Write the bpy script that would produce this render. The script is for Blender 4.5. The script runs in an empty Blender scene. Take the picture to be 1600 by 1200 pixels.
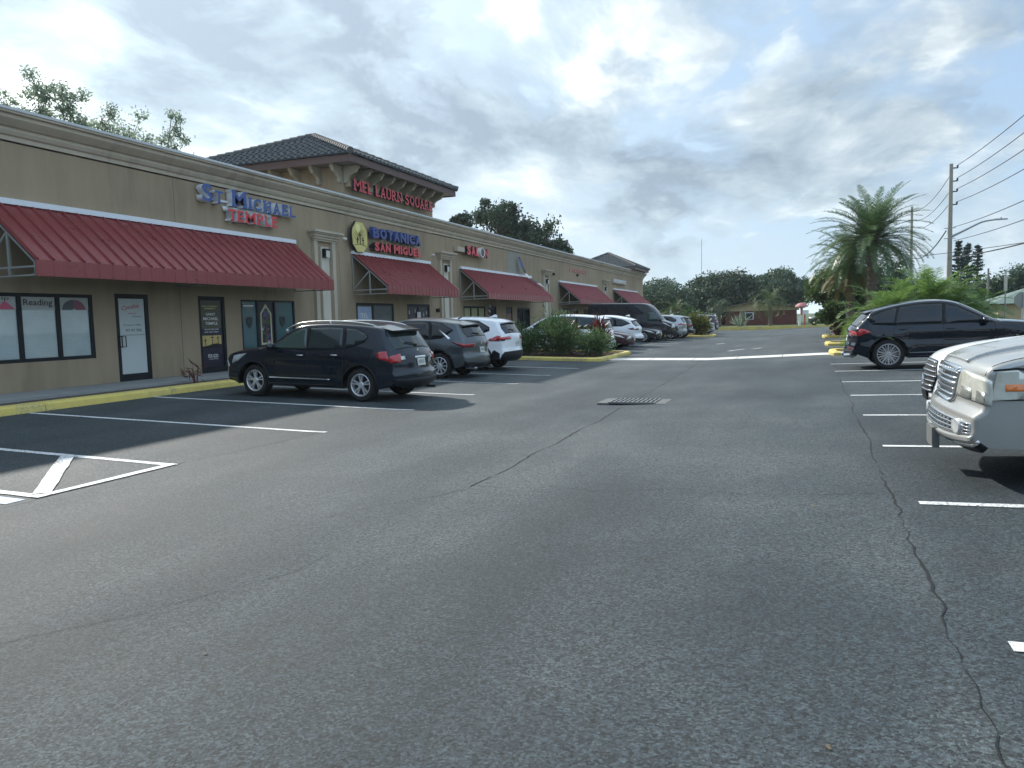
import bpy, bmesh, math, random
from mathutils import Vector, Matrix, noise, geometry
random.seed(7)
S = bpy.context.scene
COL = S.collection
R = math.radians
# ------------------------------------------------------------------ camera
cam_d = bpy.data.cameras.new('camera'); cam = bpy.data.objects.new('camera', cam_d); COL.objects.link(cam)
S.camera = cam
CAMX, CAMZ = 15.545, 1.2955
YAW, PITCH, ROLL = 0.356430817, -0.0820210066, -0.0260259292
f = Vector((-math.sin(YAW)*math.cos(PITCH), math.cos(YAW)*math.cos(PITCH), math.sin(PITCH)))
r0 = Vector((math.cos(YAW), math.sin(YAW), 0)); u0 = r0.cross(f)
r = r0*math.cos(ROLL) + u0*math.sin(ROLL); u = r.cross(f)
M3 = Matrix((r, u, -f)).transposed()
cam.matrix_world = Matrix.Translation((CAMX, 0, CAMZ)) @ M3.to_4x4()
cam_d.sensor_width = 36; cam_d.lens = 1203.36/1600*36
cam_d.clip_start = 0.05; cam_d.clip_end = 6000
S.render.resolution_x = 1024; S.render.resolution_y = 768
# ------------------------------------------------------------------ light
SUN_EL, SUN_AZ = R(38), R(59)          # azimuth from +Y towards -X
sun_dir = Vector((-math.sin(SUN_AZ)*math.cos(SUN_EL), math.cos(SUN_AZ)*math.cos(SUN_EL), math.sin(SUN_EL)))
sd = bpy.data.lights.new('sun', 'SUN'); sd.energy = 2.6; sd.angle = R(1.2); sd.color = (1, .95, .86)
so = bpy.data.objects.new('sun', sd); COL.objects.link(so)
so.rotation_euler = sun_dir.to_track_quat('Z', 'Y').to_euler(); so.location = sun_dir*100
S.view_settings.view_transform = 'Standard'; S.view_settings.look = 'None'
S.view_settings.exposure = 1.16; S.view_settings.gamma = 1

class NT:
    def __init__(s, tree): s.t = tree; s.n = tree.nodes; s.l = tree.links
    def node(s, typ, **kw):
        n = s.n.new(typ)
        for k, v in kw.items():
            if k == 'ins':
                for a, b in v.items():
                    if hasattr(b, 'is_linked') or hasattr(b, 'links'): s.l.new(b, n.inputs[a])
                    else: n.inputs[a].default_value = b
            else: setattr(n, k, v)
        return n
    def math(s, op, a, b=0.0, clamp=False):
        n = s.n.new('ShaderNodeMath'); n.operation = op; n.use_clamp = clamp
        for i, v in enumerate((a, b)):
            if hasattr(v, 'links'): s.l.new(v, n.inputs[i])
            else: n.inputs[i].default_value = v
        return n.outputs[0]
    def ramp(s, fac, pts, interp='LINEAR'):
        n = s.n.new('ShaderNodeValToRGB'); s.l.new(fac, n.inputs[0]); cr = n.color_ramp; cr.interpolation = interp
        while len(cr.elements) > 1: cr.elements.remove(cr.elements[-1])
        cr.elements[0].position = pts[0][0]; cr.elements[0].color = c4(pts[0][1])
        for p, c in pts[1:]:
            e = cr.elements.new(p); e.color = c4(c)
        return n.outputs[0]
    def mix(s, fac, a, b, blend='MIX'):
        n = s.n.new('ShaderNodeMix'); n.data_type = 'RGBA'; n.blend_type = blend
        for i, v in ((0, fac), (6, a), (7, b)):
            if hasattr(v, 'links'): s.l.new(v, n.inputs[i])
            else: n.inputs[i].default_value = v if i == 0 else c4(v)
        return n.outputs[2]
    def noise(s, vec, scale, detail=3, rough=.5, dist=0.0, dim='3D'):
        n = s.n.new('ShaderNodeTexNoise'); n.noise_dimensions = dim
        if vec is not None: s.l.new(vec, n.inputs['Vector'])
        n.inputs['Scale'].default_value = scale; n.inputs['Detail'].default_value = detail
        n.inputs['Roughness'].default_value = rough; n.inputs['Distortion'].default_value = dist
        return n.outputs[0]
def c4(c):
    if isinstance(c, (int, float)): return (c, c, c, 1)
    return tuple(c) if len(c) == 4 else (*c, 1)
# ------------------------------------------------------------------ sky
w = bpy.data.worlds.new('World'); S.world = w; w.use_nodes = True
T = NT(w.node_tree); w.node_tree.nodes.clear()
sky = T.node('ShaderNodeTexSky', sky_type='NISHITA', sun_disc=False, sun_elevation=SUN_EL, sun_rotation=-SUN_AZ, air_density=1.3, dust_density=2.0, ozone_density=2.0)
tc = T.node('ShaderNodeTexCoord')
sep = T.node('ShaderNodeSeparateXYZ', ins={0: tc.outputs['Generated']})
el = T.math('MAXIMUM', sep.outputs[2], 0.0)
zz = T.math('ADD', el, 0.36)
cv = T.node('ShaderNodeCombineXYZ', ins={0: T.math('DIVIDE', sep.outputs[0], zz), 1: T.math('DIVIDE', sep.outputs[1], zz), 2: T.math('MULTIPLY', el, .8)})
def cloud(off):
    mp = T.node('ShaderNodeMapping', ins={'Vector': cv.outputs[0]}); mp.inputs['Location'].default_value = (SKX+off[0], SKY_+off[1], 0.4)
    mp.inputs['Rotation'].default_value = (0, 0, R(0)); mp.inputs['Scale'].default_value = (1.0, .8, 1)
    v = mp.outputs[0]
    wrp = T.node('ShaderNodeTexNoise', ins={'Vector': v, 'Scale': 1.7, 'Detail': 3})
    v2 = T.node('ShaderNodeVectorMath', operation='MULTIPLY_ADD', ins={0: wrp.outputs[1], 1: (.38, .38, .38), 2: v}).outputs[0]
    big = T.noise(v2, .9, 2, .5); med = T.noise(v2, 2.7, 8, .63)
    w3 = T.node('ShaderNodeTexNoise', ins={'Vector': v2, 'Scale': 6.0, 'Detail': 4, 'Roughness': .65})
    v3 = T.node('ShaderNodeVectorMath', operation='MULTIPLY_ADD', ins={0: w3.outputs[1], 1: (.22, .22, .22), 2: v2}).outputs[0]
    puff = T.node('ShaderNodeTexVoronoi', feature='F1', ins={'Vector': v3, 'Scale': 4.2, 'Detail': 1.0, 'Roughness': .6}).outputs['Distance']
    return T.math('ADD', T.math('ADD', T.math('MULTIPLY', big, .50), T.math('MULTIPLY', med, .52)), T.math('MULTIPLY', T.math('SUBTRACT', 1.12, puff), .18))
SKX, SKY_ = 5.3, 2.2
d1 = cloud((0, 0)); so_ = .09
d2 = cloud((-math.sin(SUN_AZ)*so_, math.cos(SUN_AZ)*so_))
dt = T.node('ShaderNodeVectorMath', operation='DOT_PRODUCT', ins={0: tc.outputs['Generated'], 1: tuple(sun_dir)})
cs_ = T.math('MAXIMUM', dt.outputs['Value'], 0.0)
glow = T.math('POWER', cs_, 4.0)
def lobe(d, k, a):     # broad weather systems fixed in the sky, and the added brightening
    q = T.node('ShaderNodeVectorMath', operation='DOT_PRODUCT', ins={0: tc.outputs['Generated'], 1: tuple(Vector(d).normalized())})
    return T.math('MULTIPLY', T.math('POWER', T.math('MAXIMUM', q.outputs['Value'], 0.0), k), a)
def lobes(L):
    r_ = None
    for q in L: v = lobe(*q); r_ = v if r_ is None else T.math('ADD', r_, v)
    return r_
THICK = [((-.042, .987, .154), 160, -.045), ((-.091, .965, .244), 120, -.045), ((-.006, .98, .197), 900, .10), ((.083, .979, .188), 800, .10), ((-.288, .931, .224), 150, .05), ((-.148, .945, .29), 300, .05), ((.17, .948, .268), 60, .03)]
DARK = [((-.612, .717, .335), 90, .14), ((-.429, .852, .301), 160, .13), ((-.177, .972, .155), 260, .14), ((-.48, .856, .194), 120, .10), ((.10, .96, .24), 90, -.08), ((-.73, .626, .276), 150, -.12), ((-.562, .782, .269), 300, -.12), ((-.262, .907, .331), 120, -.08)]
dens = T.math('ADD', T.math('ADD', d1, lobes(THICK)), T.math('MULTIPLY', T.math('POWER', cs_, 2.0), .10))   # the cover thickens towards the sun   # the cover thickens towards the sun
cover = T.ramp(dens, [(.475, 0), (.535, .55), (.61, 1)], 'EASE')
lit = T.math('ADD', .5, T.math('MULTIPLY', T.math('SUBTRACT', d1, d2), 3.2), clamp=True)
thick = T.ramp(T.math('ADD', d1, lobes(DARK)), [(.50, 0), (.70, 1)])
lit2 = T.math('SUBTRACT', lit, T.math('MULTIPLY', thick, .55), clamp=True)
shade = T.ramp(lit2, [(.0, (.15, .20, .265)), (.28, (.24, .305, .365)), (.52, (.36, .42, .47)), (.85, (.62, .67, .68))])
cl = T.node('ShaderNodeVectorMath', operation='SCALE', ins={0: shade, 'Scale': T.math('ADD', .72, T.math('MULTIPLY', glow, .62))}).outputs[0]
cl = T.mix(T.math('MULTIPLY', glow, .16), cl, (.80, .87, .84))
hz = T.math('POWER', T.math('SUBTRACT', 1.0, el), 8.0)
skys = T.node('ShaderNodeVectorMath', operation='SCALE', ins={0: sky.outputs[0], 'Scale': .06}).outputs[0]
skyb = T.mix(.7, skys, (.19, .285, .42))
skyb = T.mix(T.math('MULTIPLY', glow, .75), skyb, (.60, .68, .68))
col = T.mix(cover, skyb, cl)
low = T.ramp(el, [(0.0, .95), (.07, 0)], 'EASE')
col = T.mix(T.math('MAXIMUM', T.math('MULTIPLY', hz, .60), low), col, (.40, .49, .54))
# sky brightening added opposite the sun, outside the view, to lift the shaded facade
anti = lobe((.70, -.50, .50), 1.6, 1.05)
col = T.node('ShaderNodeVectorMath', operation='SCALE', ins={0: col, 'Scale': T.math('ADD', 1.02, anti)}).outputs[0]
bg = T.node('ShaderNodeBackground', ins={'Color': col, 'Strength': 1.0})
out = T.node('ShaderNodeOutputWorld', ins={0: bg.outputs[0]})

# ------------------------------------------------------------------ materials
MATS = {}
def mat(name, col, rough=.6, metal=0., spec=.5, coat=0., var=0., vscale=3., bump=0., bscale=40., trans=0., detail=4, coord='Object', coatr=.05, alpha=1.):
    if name in MATS: return MATS[name]
    m = bpy.data.materials.new(name); m.use_nodes = True; t = NT(m.node_tree)
    b = m.node_tree.nodes['Principled BSDF']
    b.inputs['Base Color'].default_value = c4(col); b.inputs['Roughness'].default_value = rough
    b.inputs['Metallic'].default_value = metal; b.inputs['Specular IOR Level'].default_value = spec
    b.inputs['Coat Weight'].default_value = coat; b.inputs['Coat Roughness'].default_value = coatr
    b.inputs['Transmission Weight'].default_value = trans
    if var or bump:
        tcn = t.node('ShaderNodeTexCoord').outputs[coord]
        if var:
            n = t.noise(tcn, vscale, detail, .6)
            c = t.mix(n, tuple(min(1, x*(1-var)) for x in c4(col)[:3]), tuple(min(1, x*(1+var)) for x in c4(col)[:3]))
            t.l.new(c, b.inputs['Base Color'])
            rr = t.math('ADD', rough-.08, t.math('MULTIPLY', n, .16)); t.l.new(rr, b.inputs['Roughness'])
        if bump:
            n2 = t.noise(tcn, bscale, 4, .6)
            bp = t.node('ShaderNodeBump', ins={'Height': n2, 'Strength': bump, 'Distance': .02}); t.l.new(bp.outputs[0], b.inputs['Normal'])
    MATS[name] = m
    return m
def leafmat(name, c1, c2, c3=None, rough=.55, trans=.25):
    if name in MATS: return MATS[name]
    m = bpy.data.materials.new(name); m.use_nodes = True; t = NT(m.node_tree); b = m.node_tree.nodes['Principled BSDF']
    g = t.node('ShaderNodeNewGeometry')
    oi = t.node('ShaderNodeTexCoord')
    n = t.noise(oi.outputs['Object'], .9, 2, .5)
    fac = t.math('ADD', t.math('MULTIPLY', g.outputs['Random Per Island'], .6), t.math('MULTIPLY', n, .4))
    pts = [(.15, c1), (.75, c2)] + ([(.97, c3)] if c3 else [])
    c = t.ramp(fac, pts)
    t.l.new(c, b.inputs['Base Color']); b.inputs['Roughness'].default_value = rough
    tr = t.node('ShaderNodeBsdfTranslucent', ins={'Color': c})
    mx = t.node('ShaderNodeMixShader', ins={0: trans, 1: b.outputs[0], 2: tr.outputs[0]})
    t.l.new(mx.outputs[0], m.node_tree.nodes['Material Output'].inputs[0])
    MATS[name] = m; return m
def asphalt_mat():
    m = bpy.data.materials.new('asphalt'); m.use_nodes = True; t = NT(m.node_tree); b = m.node_tree.nodes['Principled BSDF']
    P = t.node('ShaderNodeTexCoord').outputs['Object']
    a = t.noise(P, .16, 4, .55); bb = t.noise(P, .9, 5, .6)
    sc = t.node('ShaderNodeMapping', ins={'Vector': P}); sc.inputs['Scale'].default_value = (1, .22, 1)
    lane = t.noise(sc.outputs[0], 1.1, 3, .5)
    g1 = t.noise(P, 140, 3, .8); g2 = t.noise(P, 34, 3, .7)
    vor = t.node('ShaderNodeTexVoronoi', ins={'Vector': P, 'Scale': 84.0})
    mott = t.math('ADD', t.math('MULTIPLY', a, .42), t.math('ADD', t.math('MULTIPLY', bb, .3), t.math('MULTIPLY', lane, .28)))
    base = t.ramp(mott, [(.39, (.016, .027, .034)), (.50, (.037, .051, .059)), (.60, (.068, .082, .087))])
    vc = t.node('ShaderNodeSeparateColor', ins={0: vor.outputs['Color']})
    sp = t.math('ADD', t.math('ADD', t.math('MULTIPLY', g1, .45), t.math('MULTIPLY', vc.outputs[0], .26)), t.math('ADD', t.math('MULTIPLY', t.math('SUBTRACT', g2, .5), .3), .20))
    spr = t.ramp(sp, [(.42, .26), (.52, .82), (.62, 1.3), (.72, 2.4)])
    c = t.mix(1.0, base, spr, 'MULTIPLY')
    sx_ = t.node('ShaderNodeSeparateXYZ', ins={0: P}); bay = t.math('ADD', t.math('LESS_THAN', sx_.outputs[0], 9.2), t.math('GREATER_THAN', sx_.outputs[0], 16.4), clamp=True)
    vs = t.node('ShaderNodeTexVoronoi', ins={'Vector': P, 'Scale': .55}); wob = t.noise(P, 3.5, 4, .6)
    spot = t.ramp(t.math('ADD', vs.outputs['Distance'], t.math('MULTIPLY', wob, .35)), [(.20, .75), (.34, 0)])
    c = t.mix(t.math('MULTIPLY', spot, t.math('ADD', t.math('MULTIPLY', bay, .30), .05)), c, (.018, .019, .020))
    vd = t.node('ShaderNodeTexVoronoi', ins={'Vector': P, 'Scale': 2.3}); drip = t.ramp(t.math('ADD', vd.outputs['Distance'], t.math('MULTIPLY', wob, .12)), [(.10, .7), (.135, 0)])
    c = t.mix(t.math('MULTIPLY', drip, t.math('ADD', t.math('MULTIPLY', bay, .7), .2)), c, (.014, .014, .015))
    t.l.new(c, b.inputs['Base Color'])
    rg = t.math('ADD', .58, t.math('MULTIPLY', bb, .2)); t.l.new(rg, b.inputs['Roughness'])
    b.inputs['Specular IOR Level'].default_value = .42
    bp = t.node('ShaderNodeBump', ins={'Height': sp, 'Strength': 1.0, 'Distance': .018})
    t.l.new(bp.outputs[0], b.inputs['Normal'])
    MATS['asphalt'] = m; return m
def stucco_mat(name, col):
    m = bpy.data.materials.new(name); m.use_nodes = True; t = NT(m.node_tree); b = m.node_tree.nodes['Principled BSDF']
    P = t.node('ShaderNodeTexCoord').outputs['Object']
    a = t.noise(P, .35, 4, .55)
    st = t.node('ShaderNodeMapping', ins={'Vector': P}); st.inputs['Scale'].default_value = (1, 1.6, .22)
    s = t.noise(st.outputs[0], 1.6, 5, .65)
    f_ = t.math('ADD', t.math('MULTIPLY', a, .5), t.math('MULTIPLY', s, .5))
    c = t.ramp(f_, [(.34, tuple(x*.74 for x in col)), (.5, col), (.68, tuple(min(1, x*1.15) for x in col))])
    t.l.new(c, b.inputs['Base Color']); b.inputs['Roughness'].default_value = .9; b.inputs['Specular IOR Level'].default_value = .25
    n = t.noise(P, 60, 5, .7); bp = t.node('ShaderNodeBump', ins={'Height': n, 'Strength': .35, 'Distance': .01}); t.l.new(bp.outputs[0], b.inputs['Normal'])
    MATS[name] = m; return m
asphalt_mat()
stucco_mat('stucco', (.335, .265, .180)); stucco_mat('stucco_trim', (.47, .41, .32)); stucco_mat('panel_trim', (.56, .52, .44))
stucco_mat('brick_red', (.13, .045, .035))
mat('concrete', (.36, .37, .36), .85, var=.22, vscale=2.5, bump=.25, bscale=60)
mat('concrete_walk', (.27, .28, .27), .85, var=.25, vscale=2, bump=.25, bscale=60)
mat('kerb_yellow', (.62, .50, .13), .7, var=.22, vscale=5, bump=.35, bscale=35)
mat('paint_white', (.66, .68, .68), .65, var=.12, vscale=12, bump=.3, bscale=120)
def worn(name, col, thr=.60):
    m = MATS[name]; t = NT(m.node_tree); b = m.node_tree.nodes['Principled BSDF']; P = t.node('ShaderNodeTexCoord').outputs['Object']
    src = b.inputs['Base Color'].links[0].from_socket; n = t.noise(P, 38, 6, .75); n2 = t.noise(P, 1.3, 3, .6)
    fac = t.ramp(t.math('ADD', t.math('MULTIPLY', n, .7), t.math('MULTIPLY', n2, .35)), [(thr-.02, 0), (thr+.05, 1)])
    t.l.new(t.mix(fac, src, col), b.inputs['Base Color'])
worn('paint_white', (.09, .095, .10), .57); worn('kerb_yellow', (.26, .24, .18), .58)
mat('paint_blue', (.30, .40, .62), .65, var=.12, vscale=9)
mat('mulch', (.055, .022, .014), .95, var=.6, vscale=22, bump=1., bscale=50)
mat('gravel', (.085, .070, .058), .95, var=.7, vscale=30, bump=1., bscale=60)
mat('grass', (.050, .085, .025), .9, var=.45, vscale=2.5, bump=.8, bscale=25)
mat('crack', (.008, .009, .010), .95)
mat('collar_grey', (.12, .125, .125), .85, var=.3, vscale=8)
mat('iron', (.20, .21, .21), .55, metal=.5, var=.2, vscale=20)
mat('iron_dark', (.01, .01, .01), .9)
mat('awning_red', (.245, .048, .050), .30, metal=.25, spec=.6, var=.22, vscale=1.6)
mat('white_metal', (.72, .76, .80), .4, var=.05, vscale=4)
mat('frame_tube', (.27, .28, .27), .5)
mat('dark_frame', (.007, .010, .014), .5, spec=.3)
mat('black', (.006, .006, .007), .6)
mat('rubber', (.012, .012, .013), .8, var=.2, vscale=14)
mat('soft_black', (.008, .010, .013), .5, spec=.3)
mat('chrome', (.75, .76, .77), .12, metal=1.)
mat('alloy', (.68, .69, .71), .28, metal=.55)
mat('alloy_dark', (.42, .41, .41), .3, metal=.5)
mat('tile_roof', (.030, .042, .052), .85, var=.35, vscale=1.2, bump=.3, bscale=30)
mat('tile_ridge', (.085, .085, .085), .75, var=.4, vscale=4)
mat('fascia_brown', (.105, .062, .055), .6)
mat('letter_blue', (.028, .075, .27), .35); mat('letter_navy', (.012, .028, .17), .3); mat('letter_red', (.60, .03, .04), .35)
mat('letter_dark_red', (.60, .04, .055), .4); mat('letter_pale', (.55, .55, .50), .5); mat('letter_faded', (.48, .21, .19), .7)
mat('can_white', (.70, .72, .74), .45); mat('can_dark', (.02, .022, .03), .4)
mat('gold', (.60, .52, .17), .45, var=.25, vscale=6); mat('gold_pale', (.78, .72, .30), .4)
mat('glass_shop', (.010, .016, .020), .05, spec=.6)
mat('blind', (.29, .39, .41), .35, spec=.6, var=.18, vscale=1.6)
mat('film_teal', (.040, .115, .130), .18, spec=.7, var=.15, vscale=2)
mat('sign_panel', (.40, .42, .40), .5, var=.05)
mat('door_paper', (.52, .57, .56), .6, var=.06, vscale=3)
mat('print_black', (.02, .02, .022), .6); mat('print_red', (.45, .02, .05), .6); mat('print_white', (.75, .76, .74), .6); mat('print_pink', (.55, .10, .18), .6)
mat('print_dusty', (.26, .10, .13), .6); mat('print_grey', (.10, .11, .12), .6)
mat('sunset', (.55, .42, .16), .5, var=.35, vscale=3); mat('dusk', (.085, .085, .055), .5, var=.3, vscale=3); mat('night', (.012, .010, .030), .4)
mat('glass_light', (.14, .16, .17), .1, spec=.8, var=.3, vscale=5)
mat('curtain_yellow', (.34, .34, .16), .4, var=.25, vscale=5)
mat('bark', (.11, .085, .065), .9, var=.4, vscale=6, bump=.8, bscale=14)
mat('palm_bark', (.15, .12, .09), .95, var=.5, vscale=9, bump=1., bscale=16)
mat('pole_concrete', (.34, .31, .26), .9, var=.15, vscale=2)
mat('wood_pole', (.22, .20, .17), .9, var=.2, vscale=3)
mat('wire', (.03, .03, .035), .6)
mat('galv', (.35, .37, .38), .45, metal=.6)
mat('lamp_glass', (.55, .55, .5), .3)
mat('sky_patch', (.27, .26, .22), .85, var=.25, vscale=3)
mat('roof_shingle', (.14, .105, .075), .9, var=.3, vscale=3); mat('siding_tan', (.42, .31, .18), .8, var=.1)
mat('roof_green', (.12, .17, .15), .8, var=.2, vscale=3); mat('wall_cream', (.50, .42, .24), .8)
mat('plastic_red', (.40, .03, .05), .5); mat('bus_white', (.72, .75, .77), .35, coat=.5)

# ------------------------------------------------------------------ object helpers
def link(name, me, m=None, parent=None, smooth=False):
    o = bpy.data.objects.new(name, me); COL.objects.link(o)
    if m is not None:
        if isinstance(m, (list, tuple)):
            for q in m: me.materials.append(MATS[q])
        else: me.materials.append(MATS[m] if isinstance(m, str) else m)
    if parent is not None: o.parent = parent
    if smooth: me.polygons.foreach_set('use_smooth', [True]*len(me.polygons))
    return o
def tag(o, label=None, cat=None, group=None, kind=None):
    if label: o['label'] = label
    if cat: o['category'] = cat
    if group: o['group'] = group
    if kind: o['kind'] = kind
    return o
def empty(name, loc, label, cat, group=None, rz=0.):
    o = bpy.data.objects.new(name, None); COL.objects.link(o); o.location = loc; o.rotation_euler = (0, 0, rz); o.empty_display_size = .2
    return tag(o, label, cat, group)
class MB:
    def __init__(s): s.v = []; s.f = []; s.mi = []
    def quad(s, a, b, c, d, mi=0):
        n = len(s.v); s.v += [tuple(a), tuple(b), tuple(c), tuple(d)]; s.f.append((n, n+1, n+2, n+3)); s.mi.append(mi)
    def poly(s, pts, mi=0):
        n = len(s.v); s.v += [tuple(p) for p in pts]; s.f.append(tuple(range(n, n+len(pts)))); s.mi.append(mi)
    def box(s, x0, x1, y0, y1, z0, z1, mi=0, M=None):
        p = [(x, y, z) for x in (x0, x1) for y in (y0, y1) for z in (z0, z1)]
        if M is not None: p = [tuple(M @ Vector(q)) for q in p]
        n = len(s.v); s.v += p
        for q in ((0, 1, 3, 2), (4, 6, 7, 5), (0, 4, 5, 1), (2, 3, 7, 6), (0, 2, 6, 4), (1, 5, 7, 3)): s.f.append(tuple(n+i for i in q)); s.mi.append(mi)
    def bar(s, a, b, wd=.04, hd=None, mi=0):
        a = Vector(a); b = Vector(b); d = (b-a); L = d.length
        if L < 1e-6: return
        M = Matrix.Translation(a) @ d.to_track_quat('X', 'Z').to_matrix().to_4x4(); h = hd or wd
        s.box(0, L, -wd/2, wd/2, -h/2, h/2, mi, M)
    def tube(s, pts, rad, n=8, mi=0, cap=True):
        pts = [Vector(p) for p in pts]; rr = rad if isinstance(rad, (list, tuple)) else [rad]*len(pts)
        base = len(s.v); up = Vector((0, 0, 1)); prev = None
        for i, p in enumerate(pts):
            d = (pts[min(i+1, len(pts)-1)]-pts[max(i-1, 0)]).normalized()
            if prev is None: a = d.orthogonal().normalized()
            else:
                a = (prev-d*prev.dot(d)); a = a.normalized() if a.length > 1e-5 else d.orthogonal().normalized()
            prev = a; b2 = d.cross(a)
            for k in range(n):
                t = 2*math.pi*k/n; q = p+(a*math.cos(t)+b2*math.sin(t))*rr[i]; s.v.append(tuple(q))
        for i in range(len(pts)-1):
            for k in range(n):
                k2 = (k+1) % n; s.f.append((base+i*n+k, base+i*n+k2, base+(i+1)*n+k2, base+(i+1)*n+k)); s.mi.append(mi)
        if cap:
            s.f.append(tuple(base+k for k in reversed(range(n)))); s.mi.append(mi)
            e = base+(len(pts)-1)*n; s.f.append(tuple(e+k for k in range(n))); s.mi.append(mi)
    def lathe(s, prof, n=24, mi=0, axis='y', c=(0, 0, 0)):   # prof: (r, h)
        base = len(s.v)
        for (rr, h) in prof:
            for k in range(n):
                t = 2*math.pi*k/n; a, b = rr*math.cos(t), rr*math.sin(t)
                p = (a, h, b) if axis == 'y' else (a, b, h) if axis == 'z' else (h, a, b)
                s.v.append((p[0]+c[0], p[1]+c[1], p[2]+c[2]))
        for i in range(len(prof)-1):
            for k in range(n):
                k2 = (k+1) % n; s.f.append((base+i*n+k, base+i*n+k2, base+(i+1)*n+k2, base+(i+1)*n+k)); s.mi.append(mi)
    def extr(s, pts, ax, h0, h1, mi=0):       # polygon in a plane extruded along axis 'x','y','z'
        def P(a, b, h): return (h, a, b) if ax == 'x' else (a, h, b) if ax == 'y' else (a, b, h)
        n = len(s.v); k = len(pts)
        s.v += [P(a, b, h0) for a, b in pts]+[P(a, b, h1) for a, b in pts]
        s.f.append(tuple(n+i for i in range(k))); s.f.append(tuple(n+k+i for i in reversed(range(k)))); s.mi += [mi, mi]
        for i in range(k):
            j = (i+1) % k; s.f.append((n+i, n+j, n+k+j, n+k+i)); s.mi.append(mi)
    def mesh(s, name):
        me = bpy.data.meshes.new(name); me.from_pydata(s.v, [], s.f)
        if any(s.mi): me.polygons.foreach_set('material_index', s.mi)
        me.update(); return me
    def build(s, name, m, parent=None, smooth=False, fix=True):
        me = s.mesh(name)
        if fix:
            b = bmesh.new(); b.from_mesh(me); bmesh.ops.recalc_face_normals(b, faces=b.faces); b.to_mesh(me); b.free()
        return link(name, me, m, parent, smooth)

# ------------------------------------------------------------------ ground
PROF = [(-50, -.13), (2.6, -.13), (8.6, -.31), (12.4, -.34), (16.3, -.18), (24, -.02), (200, 0)]
def zg(x):
    for (a, za), (b, zb) in zip(PROF, PROF[1:]):
        if x <= b: return za+(zb-za)*(x-a)/(b-a)
    return 0.
def sheet(name, x0, x1, y0, y1, off, m, nx=None, ny=1, kind='structure', label=None):
    xs = sorted(set([x0, x1]+[p[0] for p in PROF if x0 < p[0] < x1]+[x0+(x1-x0)*i/(nx or 1) for i in range((nx or 1)+1)]))
    b = MB()
    for i in range(len(xs)-1):
        for j in range(ny):
            ya, yb = y0+(y1-y0)*j/ny, y0+(y1-y0)*(j+1)/ny
            b.quad((xs[i], ya, zg(xs[i])+off), (xs[i+1], ya, zg(xs[i+1])+off), (xs[i+1], yb, zg(xs[i+1])+off), (xs[i], yb, zg(xs[i])+off))
    o = b.build(name, m, None, fix=False); tag(o, label, None, None, kind); return o
g = MB(); g.quad((-1500, -600, -.6), (1500, -600, -.6), (1500, 3000, -.6), (-1500, 3000, -.6)); tag(g.build('ground', 'grass', fix=False), kind='structure')
sheet('parking_lot', 2.3, 22.5, -40, 84.5, 0, 'asphalt', nx=10)
fy = MB(); fy.box(-60, 120, 84.75, 600, -.55, -.12); tag(fy.build('far_yard', 'grass'), kind='structure')
vg = MB(); vg.box(22.75, 27.5, -40, 84.6, -.55, .06); tag(vg.build('grass_verge', 'grass'), kind='structure')
st = MB(); st.box(27.5, 39, -60, 84.6, -.55, .0); tag(st.build('street', 'asphalt'), kind='structure')
fv = MB(); fv.box(39, 120, -60, 84.6, -.55, .05); tag(fv.build('grass_field', 'grass'), kind='structure')
# pavement by the shops, gravel strip, kerbs
pv = MB()
y = -20.
while y < 82: pv.box(0, 1.58, y+.006, min(y+1.5, 82)-.006, -.5, .05); y += 1.5
tag(pv.build('pavement', 'concrete_walk'), kind='structure')
gs = MB(); gs.box(1.58, 2.22, -20, 82, -.5, -.005); tag(gs.build('gravel_bed', 'gravel'), kind='structure')
def kerb_profile(b, y0, y1, x0=2.22, x1=2.62):
    pts = [(x0, -.5), (x0, .0), (x0+.03, .02), (x1-.10, .02), (x1-.03, -.02), (x1, -.12), (x1, -.5)]
    b.extr(pts, 'y', y0, y1)
y = -20.3; k = MB()
while y < 81: kerb_profile(k, y+.008, min(y+3.05, 82)-.008); y += 3.05
tag(k.build('kerb', 'kerb_yellow'), kind='structure')
k = MB(); k.box(5, 22.3, 84.5, 84.78, -.5, .03); k.box(22.5, 22.76, -40, 84.5, -.5, .10); tag(k.build('far_kerb', 'kerb_yellow'), kind='structure')
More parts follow.
